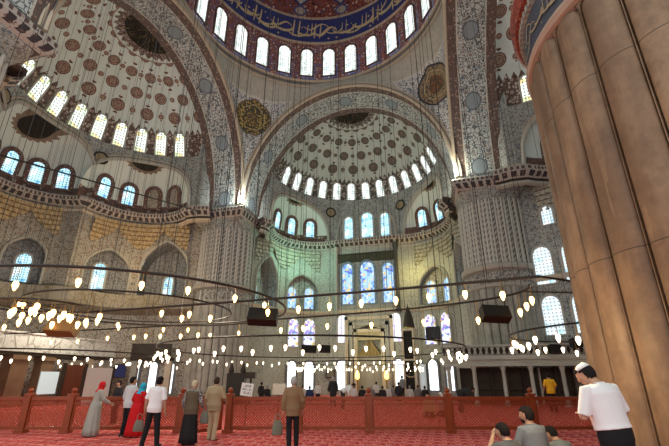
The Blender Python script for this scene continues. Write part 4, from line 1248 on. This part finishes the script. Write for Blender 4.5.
# ---------------------------------------------------------------- boards and the dark lectern behind the fence
def board(px, py, d, w, h, label, tilt, lines, mat):
    c = at_d(px, py, d)
    t = thing('notice_board', label, 'sign', (c.x, c.y, 0), YAW)
    R = Euler((0, tilt, 0)).to_matrix()
    mb = MB(); mb.box((0, 0, c.z), (w, .03, h), R); mb.build('panel', mat, t)
    mb = MB(); mb.tube([(0, .04, 0), (0, .04, c.z)], .02, 6); mb.box((0, .04, .02), (.4, .3, .04)); mb.build('stand', M['iron'], t)
    if lines:
        mb = MB(); rnd = random.Random(2)
        for r_, (x0, x1) in enumerate(lines):
            x = x0; z = h*.28 - r_*h*.27
            while x < x1:
                lw = rnd.uniform(.03, .045)
                for kx in (0, lw*.7): 
                    if rnd.random() < .8: mb.box(R @ Vector((x+kx, -.018, z)) + Vector((0, 0, c.z)), (.011, .004, .07), R)
                for kz in (-.03, 0, .03):
                    if rnd.random() < .6: mb.box(R @ Vector((x+lw*.35, -.018, z+kz)) + Vector((0, 0, c.z)), (lw*.7, .004, .012), R)
                x += lw + .022
        mb.build('lettering', M['black'], t)
    return t
board(247, 389.5, 13.6, .40, .40, 'white notice board with three lines of dark letters, leaning beyond the fence', .12, [(-.1, .13), (-.15, .16), (-.08, .14)], plain('white_board', (.8, .76, .72), .6))
board(279, 389, 14.0, .44, .36, 'cream notice board beyond the fence, left of the man in the tan jacket', .02, None, plain('cream_board', (.62, .56, .44), .6, var=.2, sc=9))
c = at_d(236, 388, 27)
t = thing('lectern', 'dark carved lectern with two pointed finials at the foot of the left fluted pillar', 'lectern', (c.x, c.y, 0), YAW)
mb = MB(); mb.box((0, 0, .95), (1.15, .7, 1.9)); mb.box((0, -.05, .1), (1.3, .8, .2)); mb.build('case', M['black_wood'] if 'black_wood' in M else plain('black_wood', (.03, .025, .02), .5), t)
for s in (-1, 1):
    mb = MB(); mb.lathe([(.16, 1.9), (.2, 2.05), (.12, 2.3), (.02, 2.62)], (s*.4, 0, 0), 10); mb.build('finial', M['dark_wood'], t)
mb = MB(); mb.box((.95, -.1, 1.75), (.7, .5, .4)); mb.box((.95, 0, .8), (.12, .12, 1.6)); mb.build('book_rest', M['dark_wood'], t)
c = at_y(330, 374, 20.0)
t = thing('plaque', 'dark framed plaque on the far wall left of the prayer niche', 'plaque', (c.x, 20.12, c.z), 0)
mb = MB(); mb.box((0, 0, 0), (.95, .08, .75)); mb.build('frame', M['dark_wood'], t); mb = MB(); mb.box((0, -.045, 0), (.75, .02, .55)); mb.build('field', plain('plaque_field', (.2, .19, .15), .5, var=.4, sc=12), t)
# iron tie rod slanting before the left half domes
mb = MB(); mb.tube([at_x(-25, 148, -12.6), at_x(205, 213, -12.6)], .045, 6); tag(mb.build('tie_rod', M['iron']), 'thin iron tie rod slanting across the left half domes', 'rod')
# floodlight by the brown pillar
c = brk + Vector((-.25, -.1, -1.55))
# ================================================================ PEOPLE
_cm = {}
def cloth(c, name='cloth', var=.12, sc=9):
    k = (name, c)
    if k not in _cm: _cm[k] = plain(name, c, .85, spec=.15, var=var, sc=sc)
    return _cm[k]
def check_cloth(name, a, b, sc):
    g = NG(name, .85, .15); x, y, z = g.sep(g.obj()); v = g.vor(g.obj(), sc)
    return g.out(g.mix(g.gt(v.outputs['Distance'], .42), a, b))
SKIN = plain('skin', (.42, .24, .16), .55, var=.08); SKIN2 = plain('tanned_skin', (.33, .18, .12), .55, var=.08)
HAIR = {'black': cloth((.012, .01, .01), 'black_hair'), 'grey': cloth((.34, .33, .32), 'grey_hair'), 'blond': cloth((.5, .42, .3), 'greying_blond_hair'), 'brown': cloth((.05, .03, .02), 'brown_hair')}
EYE_W = plain('eye_white', (.7, .68, .65), .3); LIP = plain('lip', (.35, .13, .11), .5)

def voxel(mb, name, mat, parent, size, smooth=4, soft=True):
    o = mb.build('tmp', mat, None, recalc=True)
    md = o.modifiers.new('r', 'REMESH'); md.mode = 'VOXEL'; md.voxel_size = size; md.use_smooth_shade = True
    if smooth:
        sm = o.modifiers.new('s', 'SMOOTH'); sm.iterations = smooth; sm.factor = .5
    dg = bpy.context.evaluated_depsgraph_get(); dg.update()
    me = bpy.data.meshes.new_from_object(o.evaluated_get(dg))
    bpy.data.objects.remove(o)
    me.name = name
    if len(me.materials) == 0: me.materials.append(mat)
    return link(name, me, parent)

def capsule(mb, pts, rad, n=10):
    mb.tube(pts, rad, n)
    for p, r in ((pts[0], rad[0]), (pts[-1], rad[-1])): mb.ell(p, (r, r, r), n, 6)

def person(loc, rz, H, label, top, bottom, skin=SKIN, hair='black', style='trousers', hip=None, lean=0.0, lean_side=0.0, twist=0.0,
           head_yaw=0.0, head_pitch=0.0, arms=None, legs=None, sleeve='short', hem=.86, coat=False, head_cover=None, cap=None, sock=None,
           fine=True, group=None, beard=False, top_ease=.02, waist_tuck=False, bw=1.0, vest=None, female=False):
    t = thing('person', label, 'person', loc, rz, group); s = H/1.75
    vox = .0085 if fine else .02
    hz = .92 if hip is None else hip/s; dz = hz - .92
    cl, sl = cos(lean), sin(lean)
    def T(p):
        x, y, z = p[0]*1.0, p[1], p[2] - .92
        y2, z2 = y*cl + z*sl, z*cl - y*sl
        x2 = x*cos(lean_side) + z2*sin(lean_side); z2 = z2*cos(lean_side) - x*sin(lean_side)
        return Vector((x2, y2, z2 + hz))*s
    R = Euler((-lean, lean_side, 0)).to_matrix()
    neck = T((0, .005, 1.468))
    RH = R @ Euler((-head_pitch, 0, head_yaw)).to_matrix()
    def Hd(p): return neck + RH @ (Vector(p)*s)
    sw = (.9 if female else 1.0)*bw
    def ring(z, rx, ry, e=0.0, yo=0.0): return (T((0, yo, z)), R @ Vector(((rx*sw+e)*s, 0, 0)), R @ Vector((0, (ry+e)*s, 0)))
    TR = [(.86, .155, .11, 0), (.95, .165, .12, -.01), (1.05, .15, .11, 0), (1.15, .152, .11, 0), (1.27, .17, .12, -.005), (1.37, .185, .115, -.01), (1.43, .165, .095, -.012), (1.475, .09, .07, -.01), (1.5, .058, .058, -.005)]
    arms = arms or {}
    def arm(side):
        e, w_ = arms.get(side, ((.25, -.03, 1.13), (.27, .05, .89)))
        sh = T((side*.175*sw, -.01, 1.415)); el = T((side*e[0], e[1], e[2])); wr = T((side*w_[0], w_[1], w_[2]))
        return sh, el, wr
    legs = legs or {1: ((.1, .02, .49), (.11, -.02, .075)), -1: ((-.1, .02, .49), (-.11, -.02, .075))}
    mb = MB()
    mb.loft([ring(*r[:3], yo=r[3]) for r in TR], 18)
    mb.tube([T((0, -.01, 1.44)), Hd((0, .0, .04)), Hd((0, .012, .1))], [.068*s, .06*s, .058*s], 10)
    mb.ell(Hd((0, .018, .145)), (.078*s, .098*s, .116*s), 16, 12, RH)
    mb.ell(Hd((0, .05, .085)), (.053*s, .056*s, .056*s), 12, 8, RH)
    if fine:
        mb.tube([Hd((0, .106, .155)), Hd((0, .124, .12)), Hd((0, .108, .108))], [.011*s, .017*s, .013*s], 8)
        for k in (-1, 1): mb.ell(Hd((k*.076, .008, .13)), (.012*s, .022*s, .034*s), 8, 6, RH)
    for side in (1, -1):
        sh, el, wr = arm(side)
        capsule(mb, [sh, sh.lerp(el, .5), el, el.lerp(wr, .35), wr], [.052*s, .047*s, .039*s, .041*s, .028*s])
        d = (wr - el).normalized(); side_v = d.cross(Vector((0, 1, 0)))
        if side_v.length < .3: side_v = d.cross(Vector((0, 0, 1)))
        side_v.normalize(); pn = d.cross(side_v).normalized()        # palm normal
        if fine:
            pc = wr + d*.05*s; q = Matrix((side_v, pn, d)).transposed()
            mb.ell(pc, (.021*s, .040*s, .052*s), 10, 8, q)
            for k, (o_, L) in enumerate(((-.028, .068), (-.0095, .08), (.0095, .075), (.027, .058))):
                b = wr + d*.088*s + pn*o_*s; c1 = b + (d*.55 + side_v*.12*side)*L*s; c2 = b + (d*.95 + side_v*.42*side)*L*s
                mb.tube([b - d*.03*s, b, c1, c2], [.0105*s, .0105*s, .010*s, .0085*s], 7)
            b = wr + d*.035*s - pn*.032*s; mb.tube([b, b + (d*.6 - pn*.5)*.04*s, b + (d*.95 - pn*.45)*.068*s], [.013*s, .012*s, .0095*s], 7)
        else: capsule(mb, [wr, wr + d*.14*s], [.033*s, .024*s], 7)
        kn, an = legs[side]; hp = Vector((side*.085*s, 0, hz*s - .03*s)); kn = Vector(kn)*s; an = Vector(an)*s
        capsule(mb, [hp, hp.lerp(kn, .5), kn, kn.lerp(an, .4), an], [.082*s, .07*s, .052*s, .053*s, .035*s])
        fd = Vector((side*.25, 1, 0)).normalized() if abs((kn-an).normalized().z) > .6 else Vector((0, -1, 0))
        fz = max(.03*s, an.z - .05*s)
        capsule(mb, [Vector((an.x, an.y, fz)) - fd*.04*s, Vector((an.x, an.y, fz)) + fd*.12*s], [.036*s, .03*s], 8)
    voxel(mb, 'body', skin, t, vox, 4)
    # face
    if fine:
        for k in (-1, 1):
            e = MB(); e.ell(Hd((k*.03, .1, .15)), (.013*s, .008*s, .009*s), 8, 6, RH); e.build('eye', EYE_W, t, smooth='all')
            e = MB(); e.ell(Hd((k*.03, .107, .15)), (.006*s, .004*s, .006*s), 8, 6, RH); e.build('pupil', HAIR['black'], t.children[-1])
        e = MB(); e.ell(Hd((0, .104, .078)), (.022*s, .008*s, .007*s), 8, 6, RH); e.build('mouth', LIP, t, smooth='all')
    # hair
    if hair and not head_cover:
        g_ = MB()
        g_.ell(Hd((0, .008, .155)), (.09*s, .112*s, .124*s), 20, 16, RH, cond=lambda q: (q.z > .03*s or q.y < -.015*s) and not (q.z < .055*s and q.y > .035*s) and q.z > -.085*s)
        h_ = g_.build('hair', HAIR[hair], t, smooth='all')
        so = h_.modifiers.new('t', 'SOLIDIFY'); so.thickness = .012*s; so.offset = -1
    if beard:
        g_ = MB(); g_.ell(Hd((0, .05, .075)), (.058*s, .064*s, .055*s), 12, 8, RH, cond=lambda q: q.z < .02*s); g_.build('beard', HAIR[hair or 'grey'], t, smooth='all')
    if cap:
        g_ = MB(); g_.lathe([(.001, .062), (.05, .058), (.082, .03), (.092, -.005), (.088, -.006), (.078, .02)], n=20)
        for i, v in enumerate(g_.v): g_.v[i] = tuple(Hd(Vector(v) + Vector((0, -.005, .205))))
        g_.build('skullcap', cloth(cap, 'cap'), t, smooth='all')
    if head_cover:
        g_ = MB()
        g_.ell(Hd((0, .0, .145)), (.094*s, .112*s, .13*s), 20, 14, RH, cond=lambda q: not (q.y > .07*s and q.z < .07*s))
        g_.loft([(Hd((0, .01, .09)), RH @ Vector((.088*s, 0, 0)), RH @ Vector((0, .1*s, 0))), (T((0, -.01, 1.47)), R @ Vector((.11*s, 0, 0)), R @ Vector((0, .1*s, 0))), (T((0, -.015, 1.38)), R @ Vector((.185*s*sw, 0, 0)), R @ Vector((0, .14*s, 0)))], 20, cap=False)
        g_.build('headscarf', cloth(head_cover, 'scarf'), t, smooth='all')
    # upper garment
    e = top_ease; mb = MB()
    zs = [r for r in TR if r[0] > hem + .01 and r[0] < 1.49]
    def interp(z):
        for a, b in zip(TR, TR[1:]):
            if a[0] <= z <= b[0]:
                k = (z-a[0])/(b[0]-a[0]); return tuple(a[i] + (b[i]-a[i])*k for i in range(4))
        return (z,) + TR[0][1:]
    rr = [interp(hem)] + zs
    mb.loft([ring(r[0], r[1], r[2], e + (.025 if coat and r[0] < 1.3 else (.012 if r[0] < 1.25 else 0)), r[3]) for r in rr], 22)
    fr = {'short': (.92, 0), 'long': (1, .93), 'three': (1, .4)}[sleeve]
    for side in (1, -1):
        sh, el, wr = arm(side); k = .012 if not coat else .02
        ins = T((side*.1*sw, -.01, 1.42))
        pts = [ins, sh, sh.lerp(el, .5), sh.lerp(el, fr[0])]; rad = [.06*s, (.06+k)*s, (.055+k)*s, (.052+k)*s]
        if fr[1]: pts += [el.lerp(wr, fr[1]*.5), el.lerp(wr, fr[1])]; rad += [(.046+k)*s, (.036+k)*s]
        mb.tube(pts, rad, 12)
    voxel(mb, 'coat' if coat else 'shirt', top, t, max(vox, .011), 3)
    if fine and not coat and not head_cover:
        mb = MB(); c0 = T((0, -.012, 1.475)); mb.tube([c0 + R @ Vector((.072*s*cos(a), .068*s*sin(a), .004*s)) for a in frange(0, 2*pi, 16)][:-1], .014*s, 6, closed=True); mb.build('collar', top, t, smooth='all')
    if vest:
        mb = MB(); mb.loft([ring(r[0], r[1]*1.0, r[2], e + .03, r[3]) for r in rr if r[0] < 1.45], 22); voxel(mb, 'vest', vest, t, .012, 3)
    # lower garment
    mb = MB()
    if style == 'trousers':
        mb.loft([(Vector((0, 0, (hz + dzz)*s)), Vector((rx*s*bw, 0, 0)), Vector((0, ry*s*bw, 0))) for dzz, rx, ry in ((-.1, .165, .115), (-.02, .18, .128), (.06, .178, .125), (.12, .165, .12))] if lean < .5 and hip is None else [ring(z_, rx, ry) for z_, rx, ry in ((.84, .17, .12), (.94, .18, .128), (1.02, .165, .12))], 20)
        for side in (1, -1):
            kn, an = legs[side]; hp = Vector((side*.085*s, 0, hz*s - .03*s)); kn = Vector(kn)*s; an = Vector(an)*s
            capsule(mb, [hp, hp.lerp(kn, .5), kn, kn.lerp(an, .5), an + (kn-an).normalized()*.02*s], [.096*s*bw, .088*s*bw, .072*s, .07*s, .062*s])
        voxel(mb, 'trousers', bottom, t, max(vox, .011), 3)
        if waist_tuck:
            b_ = MB(); b_.loft([(Vector((0, 0, (hz + z_)*s)), Vector((.18*s*bw, 0, 0)), Vector((0, .136*s*bw, 0))) for z_ in (.1, .135)], 24, cap=False); b_.build('belt', M['black'], t, smooth='all')
    else:
        wd = .25 if style == 'skirt' else .3
        ph = [0.0, .6, 1.7]
        rings_ = []
        for z_, k in ((1.08, .62), (.95, .72), (.75, .8), (.5, .88), (.25, .95), (.05, 1.0)):
            c = T((0, 0, z_)) if z_ > .9 else Vector((T((0, 0, .92)).x*(z_/.92), T((0, 0, .92)).y, 0))*1.0 + Vector((0, 0, z_*s + dz*s*(z_/.92)))
            rings_.append((c, Vector((wd*k*s, 0, 0)), Vector((0, wd*.78*k*s, 0))))
        base = len(mb.v); mb.loft(rings_, 40)
        for i in range(base, len(mb.v)):                       # folds
            k = (i-base) % 40; row = (i-base)//40; c = rings_[row][0]; f = 1 + .02*row*sin(k/40*2*pi*9)
            v = Vector(mb.v[i]); mb.v[i] = tuple(Vector((c.x + (v.x-c.x)*f, c.y + (v.y-c.y)*f, v.z)))
        mb.build('skirt' if style == 'skirt' else 'dress', bottom, t, smooth='all')
    if sock:
        for side in (1, -1):
            an = Vector(legs[side][1])*s; g_ = MB()
            capsule(g_, [Vector((an.x, an.y - .05*s, .045*s)), Vector((an.x + side*.03*s, an.y + .13*s, .04*s))], [.045*s, .038*s], 10); g_.build('sock', cloth(sock, 'sock'), t, smooth='all')
    return t
def bag(p, rz, w, h, mat, label, handle=.16):
    t = thing('handbag', label, 'bag', p, rz)
    mb = MB(); mb.loft([((0, 0, 0), (w*.5, 0, 0), (0, w*.2, 0)), ((0, 0, h*.1), (w*.56, 0, 0), (0, w*.26, 0)), ((0, 0, h*.6), (w*.5, 0, 0), (0, w*.2, 0)), ((0, 0, h), (w*.36, 0, 0), (0, w*.07, 0))], 18); mb.build('bag_body', mat, t, smooth=True)
    mb = MB(); mb.tube([(-w*.28, 0, h*.95), (-w*.2, 0, h + handle*.8), (0, 0, h + handle), (w*.2, 0, h + handle*.8), (w*.28, 0, h*.95)], .012, 6); mb.build('handle', mat, t, smooth=True)
    return t
def feet(px, d): p = at_d(px, 378, d); p.z = 0; return p
WHITE = cloth((.72, .72, .74), 'white_shirt', .04); BLK = cloth((.014, .014, .016), 'black_trousers')

# the big man at right, reading beside the brown pillar
p = feet(603, 4.8)
person(p, YAW + .32, 1.80, 'man in white shirt and white skullcap reading beside the brown pillar', WHITE, BLK, bw=1.16, lean=.14, lean_side=-.05, head_pitch=.42, head_yaw=.45, cap=(.75, .75, .74), hem=1.0,
       arms={1: ((.32, .03, 1.14), (.14, .22, 1.14)), -1: ((.3, .06, 1.14), (.1, .24, 1.18))}, top_ease=.03, legs={1: ((.12, .02, .49), (.15, -.02, .075)), -1: ((-.12, .02, .49), (-.15, -.02, .075))})
# man in the tan jacket
TAN = cloth((.21, .13, .072), 'tan_jacket'); p = feet(294, 10.0)
person(p, YAW + .08, 1.63, 'grey-haired man in tan jacket and black trousers looking up, carrying a bag', TAN, BLK, hair='grey', coat=True, sleeve='long', hem=.77, bw=.93, head_pitch=-.12,
       arms={1: ((.25, -.02, 1.14), (.24, .1, .92)), -1: ((.24, -.05, 1.14), (.25, -.02, .9))}, legs={1: ((.1, .05, .49), (.11, .06, .075)), -1: ((-.09, .02, .49), (-.07, -.05, .075))})
hb = p + Vector((U[0], U[1], 0))*-.36; bag(hb + Vector((0, 0, .3)), YAW + .3, .23, .32, cloth((.16, .16, .12), 'grey_green_bag'), 'greyish green bag carried by the man in the tan jacket')
# man in white shirt, black trousers at left
p = feet(159, 10.2)
person(p, YAW - .05, 1.63, 'dark-haired man in white short-sleeved shirt and black trousers, legs apart', WHITE, BLK, hem=.84, head_yaw=-.2,
       lean_side=.05, legs={1: ((.13, .02, .49), (.19, .0, .075)), -1: ((-.14, .02, .49), (-.2, -.02, .075))}, sock=(.03, .03, .03))
# man in pale shirt
p = feet(133.5, 12.0)
person(p, YAW - .5, 1.63, 'man in pale grey shirt and black trousers standing by the woman in red', cloth((.5, .52, .55), 'pale_grey_shirt', .06), BLK, hem=.82, head_yaw=-.4, sleeve='three', arms={1: ((.27, .08, 1.16), (.18, .26, 1.1)), -1: ((.24, -.03, 1.14), (.25, .05, .9))}, sock=(.03, .03, .03))
# woman in long red dress
RED = cloth((.48, .012, .016), 'red_dress'); p = feet(142, 11.9)
person(p, YAW - .3, 1.47, 'woman in long red dress with turquoise headscarf', RED, RED, style='dress', sleeve='long', lean_side=.15, head_cover=(.03, .36, .55), hem=.92, female=True, arms={1: ((.2, .06, 1.16), (.1, .2, 1.1)), -1: ((.24, -.03, 1.14), (.27, .0, .9))})
bag(feet(146, 11.0) + Vector((0, 0, .26)), YAW + .2, .24, .27, cloth((.17, .165, .14), 'grey_bag'), 'grey bag hanging between the woman in red and the man in white')
# woman in grey robe, red scarf
GR = cloth((.33, .33, .30), 'grey_robe'); p = feet(101, 12.05)
person(p, YAW - .75, 1.5, 'woman in long grey robe with red headscarf leaning on the fence', GR, GR, style='dress', sleeve='long', lean=.12, head_cover=(.5, .015, .02), hem=.9, female=True, arms={1: ((.24, .12, 1.16), (.2, .36, 1.06)), -1: ((.24, .02, 1.14), (.22, .2, .96))}, sock=(.5, .48, .45))
# old woman with vest
p = feet(195, 10.6)
person(p, YAW - .12, 1.54, 'old fair-haired woman in brown vest, patterned sleeves and long black skirt', check_cloth('speckled_blouse', (.5, .46, .42), (.08, .07, .08), 42), cloth((.018, .017, .018), 'black_skirt'), hair='blond', style='skirt', sleeve='long', vest=cloth((.11, .085, .055), 'brown_vest'), hem=.8, head_yaw=-.3, lean=.05,
       arms={1: ((.27, .0, 1.15), (.27, .16, .98)), -1: ((.25, -.03, 1.14), (.25, .06, .92))}, sock=(.03, .03, .03))
bag(feet(208.5, 10.5) + Vector((0, 0, .5)), YAW - .5, .25, .28, cloth((.13, .125, .1), 'dark_bag'), 'dark handbag held by the old woman beside the man in beige')
# man in beige
BE = cloth((.34, .26, .16), 'beige_jacket'); p = feet(217, 11.4)
person(p, YAW - .1, 1.62, 'bald-topped man in beige jacket and beige trousers at the gate', BE, cloth((.46, .37, .24), 'beige_trousers'), hair='brown', coat=True, bw=1.06, sleeve='long', hem=.78, head_yaw=-.1, arms={1: ((.29, .0, 1.15), (.26, .2, 1.05)), -1: ((.25, -.03, 1.14), (.24, .08, .92))}, legs={1: ((.09, .02, .49), (.08, -.04, .075)), -1: ((-.09, .05, .49), (-.1, .08, .075))}, sock=(.4, .34, .25))
# three seated in the foreground
KN = {1: ((.13, .36, .1), (.12, -.1, .06)), -1: ((-.13, .36, .1), (-.12, -.1, .06))}
p = feet(526, 6.2)
person(p, YAW + .35, 1.74, 'seated bearded man in grey-blue shirt, the tallest of the seated three', cloth((.17, .19, .21), 'grey_blue_shirt'), BLK, skin=SKIN2, hip=.37, legs={1: ((.13, .4, .36), (.12, .14, .06)), -1: ((-.13, .4, .36), (-.12, .14, .06))}, sleeve='long', hem=.86, head_yaw=.5, beard=True, lean=.12, top_ease=.035, arms={1: ((.27, .08, 1.15), (.2, .3, 1.0)), -1: ((.27, .1, 1.15), (.2, .3, 1.0))})
st = thing('low_stool', 'low wooden stool under the seated bearded man', 'stool', p, YAW + .35)
mb = MB(); mb.box((0, -.02, .25), (.4, .34, .05)); mb.build('seat', M['dark_wood'], st)
for sx in (-1, 1):
    for sy in (-1, 1):
        mb = MB(); mb.box((sx*.16, -.02 + sy*.13, .115), (.04, .04, .23)); mb.build('leg', M['dark_wood'], st)
p = feet(501, 5.9)
person(p, YAW + .3, 1.6, 'boy in dark grey shirt holding a hand to his face, left of the seated three', cloth((.10, .105, .11), 'dark_grey_shirt'), BLK, hip=.24, legs=KN, hem=.86, head_pitch=.2, head_yaw=.3, lean=.1, arms={1: ((.2, .1, 1.18), (.12, .2, .95)), -1: ((.3, .1, 1.32), (.1, .17, 1.56))})
p = feet(552, 6.3)
person(p, YAW + .25, 1.5, 'boy in grey-green shirt with bowed head, right of the seated three', cloth((.17, .19, .18), 'grey_green_shirt'), BLK, hip=.22, legs=KN, hem=.86, head_pitch=.35, head_yaw=.5, lean=.25, arms={1: ((.24, .1, 1.16), (.14, .28, 1.05)), -1: ((.24, .1, 1.16), (.14, .28, 1.05))})
# beyond the fence
p = feet(548.5, 22); p2 = feet(548.5, 19.5)
person(p2, YAW, 1.82, 'man in bright yellow shirt standing under the marble platform', cloth((.6, .33, .02), 'yellow_shirt'), BLK, sleeve='short', hem=.84, fine=False, arms={1: ((.27, 0, 1.15), (.24, .15, .98)), -1: ((.27, 0, 1.15), (.24, .15, .98))})
DARK = cloth((.03, .03, .034), 'dark_clothes')
q = at_z(462, 414, 0)
person(q, YAW - 1.3, 1.75, 'man in black bowing low beyond the fence at right', DARK, DARK, lean=1.35, fine=False, sleeve='long', hem=.84, arms={1: ((.2, .1, 1.15), (.16, .35, 1.1)), -1: ((.2, .1, 1.15), (.16, .35, 1.1))})
q = at_z(343, 410, 0)
person(q, YAW - 1.2, 1.72, 'man in white shirt bowing low beyond the fence near the middle', cloth((.7, .7, .7), 'white_shirt_far'), DARK, lean=1.1, fine=False, sleeve='long', hem=.84, arms={1: ((.2, .1, 1.15), (.16, .35, 1.1)), -1: ((.2, .1, 1.15), (.16, .35, 1.1))})
q = at_z(333, 408, 0)
person(q, YAW + .3, 1.68, 'person in dark coat standing beside the bowing man in white', DARK, DARK, hair='grey', coat=True, fine=False, sleeve='long', hem=.7)
q = feet(402, 31)
person(q, YAW + .5, 1.78, 'man in grey shirt standing before the bright lower window', cloth((.3, .31, .32), 'grey_shirt_far'), DARK, fine=False, sleeve='long', hem=.84)
q = feet(120.5, 15)
person(q, YAW + 2.6, 1.5, 'person in black jacket just beyond the fence, beside the woman in grey', DARK, DARK, fine=False, coat=True, sleeve='long', hem=.8)
SEIZA = KN
q = feet(428, 17.5)
person(q, YAW + 2.4, 1.68, 'kneeling person in tan clothes behind the fence, left of a pair', cloth((.42, .27, .14), 'tan_clothes'), DARK, hip=.24, legs=SEIZA, fine=False, sleeve='long', lean=.2)
q = feet(441, 17.8)
person(q, YAW + 2.0, 1.62, 'kneeling person in white headscarf behind the fence, right of a pair', cloth((.4, .25, .2), 'rosy_clothes'), DARK, hip=.24, legs=SEIZA, fine=False, sleeve='long', head_cover=(.7, .68, .64), lean=.15)
crowd = [(262, 'dark'), (268, 'dark'), (303, 'white'), (310, 'navy'), (318, 'white'), (354, 'white'), (362, 'dark'), (371, 'grey'), (376, 'white'), (382, 'dark'), (387, 'white'), (393, 'grey'), (398, 'dark'), (409, 'white'), (417, 'grey'), (424, 'dark')]
CC = {'dark': DARK, 'white': cloth((.66, .66, .65), 'white_far'), 'navy': cloth((.03, .05, .12), 'navy_far'), 'grey': cloth((.24, .24, .25), 'grey_far')}
for i, (px, c) in enumerate(crowd):
    d = 29.5 + (i % 3)*1.6; q = feet(px, d)
    nm = {'dark': 'dark clothes', 'white': 'white shirt', 'navy': 'navy shirt', 'grey': 'grey shirt'}[c]
    person(q, YAW*.2 + (i % 4 - 1.5)*.25, 1.72, 'worshipper in %s sitting far off on the carpet, %s from left' % (nm, ordn(i+1)), CC[c], DARK, hip=.24 if i % 4 else .5, legs=SEIZA if i % 4 else {1: ((.12, .08, .08), (.11, -.4, .07)), -1: ((-.12, .08, .08), (-.11, -.4, .07))}, fine=False, sleeve='long', group='worshippers sitting on the far carpet', hair=['black', 'grey', 'brown'][i % 3])
WORLD = 1.1; EXPO = 0.33
LIGHTS = [('chandelier_glow', (-2, -6, 4.6), 450, (1, .84, .62), .6), ('hall_glow', (-15.5, 0, 6.2), 750, (1, .88, .7), .6), ('niche_glow', (0, 16, 5), 300, (1, .9, .5), .6), ('platform_glow', (13, -1, 4.2), 130, (1, .85, .6), .5),
 ('cornice_floodlight', (-9.0, 9.0, 17.0), 300, (.9, 1, .93), .15), ('cornice_floodlight', (9.0, 9.0, 17.0), 300, (1, 1, .8), .15), ('green_tube', (-6.2, 17.0, 13.5), 280, (.45, 1, .7), .4), ('yellow_tube', (5.0, 18.6, 11.8), 150, (1, .85, .3), .3),
 ('muqarnas_glow', (-17, 5.5, 10.5), 260, (1, .72, .35), .4), ('pillar_lamp', (8.0, -12.8, 2.2), 80, (1, .72, .38), .2)]
# ================================================================ CAMERA, LIGHT
cam = bpy.data.cameras.new('camera'); co = link('camera', cam)
cam.sensor_width = 36; cam.lens = 36*F/669; cam.shift_y = (CY - 223)/669; cam.clip_start = .05; cam.clip_end = 300
co.location = (CX, CYW, EYE); co.rotation_euler = (pi/2 + PITCH, 0, YAW)
scene.camera = co
w = bpy.data.worlds.new('world'); scene.world = w; w.use_nodes = True
bg = w.node_tree.nodes['Background']; bg.inputs[0].default_value = (.92, 1, .98, 1); bg.inputs[1].default_value = WORLD
def point(name, loc, e, c, r=.3):
    l = bpy.data.lights.new(name, 'POINT'); l.energy = e; l.color = c; l.shadow_soft_size = r
    o = link(name, l); o.location = loc; return o
for n_, loc, e, c, r in LIGHTS: point(n_, loc, e, c, r)
vs = scene.view_settings
scene.display_settings.display_device = 'sRGB'
vs.view_transform = 'Standard'; vs.look = 'None'; vs.gamma = 1; vs.use_curve_mapping = False; vs.exposure = EXPO
scene.cycles.use_denoising = True
try: scene.cycles.denoiser = 'OPENIMAGEDENOISE'
except Exception: pass
scene.cycles.max_bounces = 6; scene.cycles.diffuse_bounces = 4; scene.cycles.sample_clamp_indirect = 4
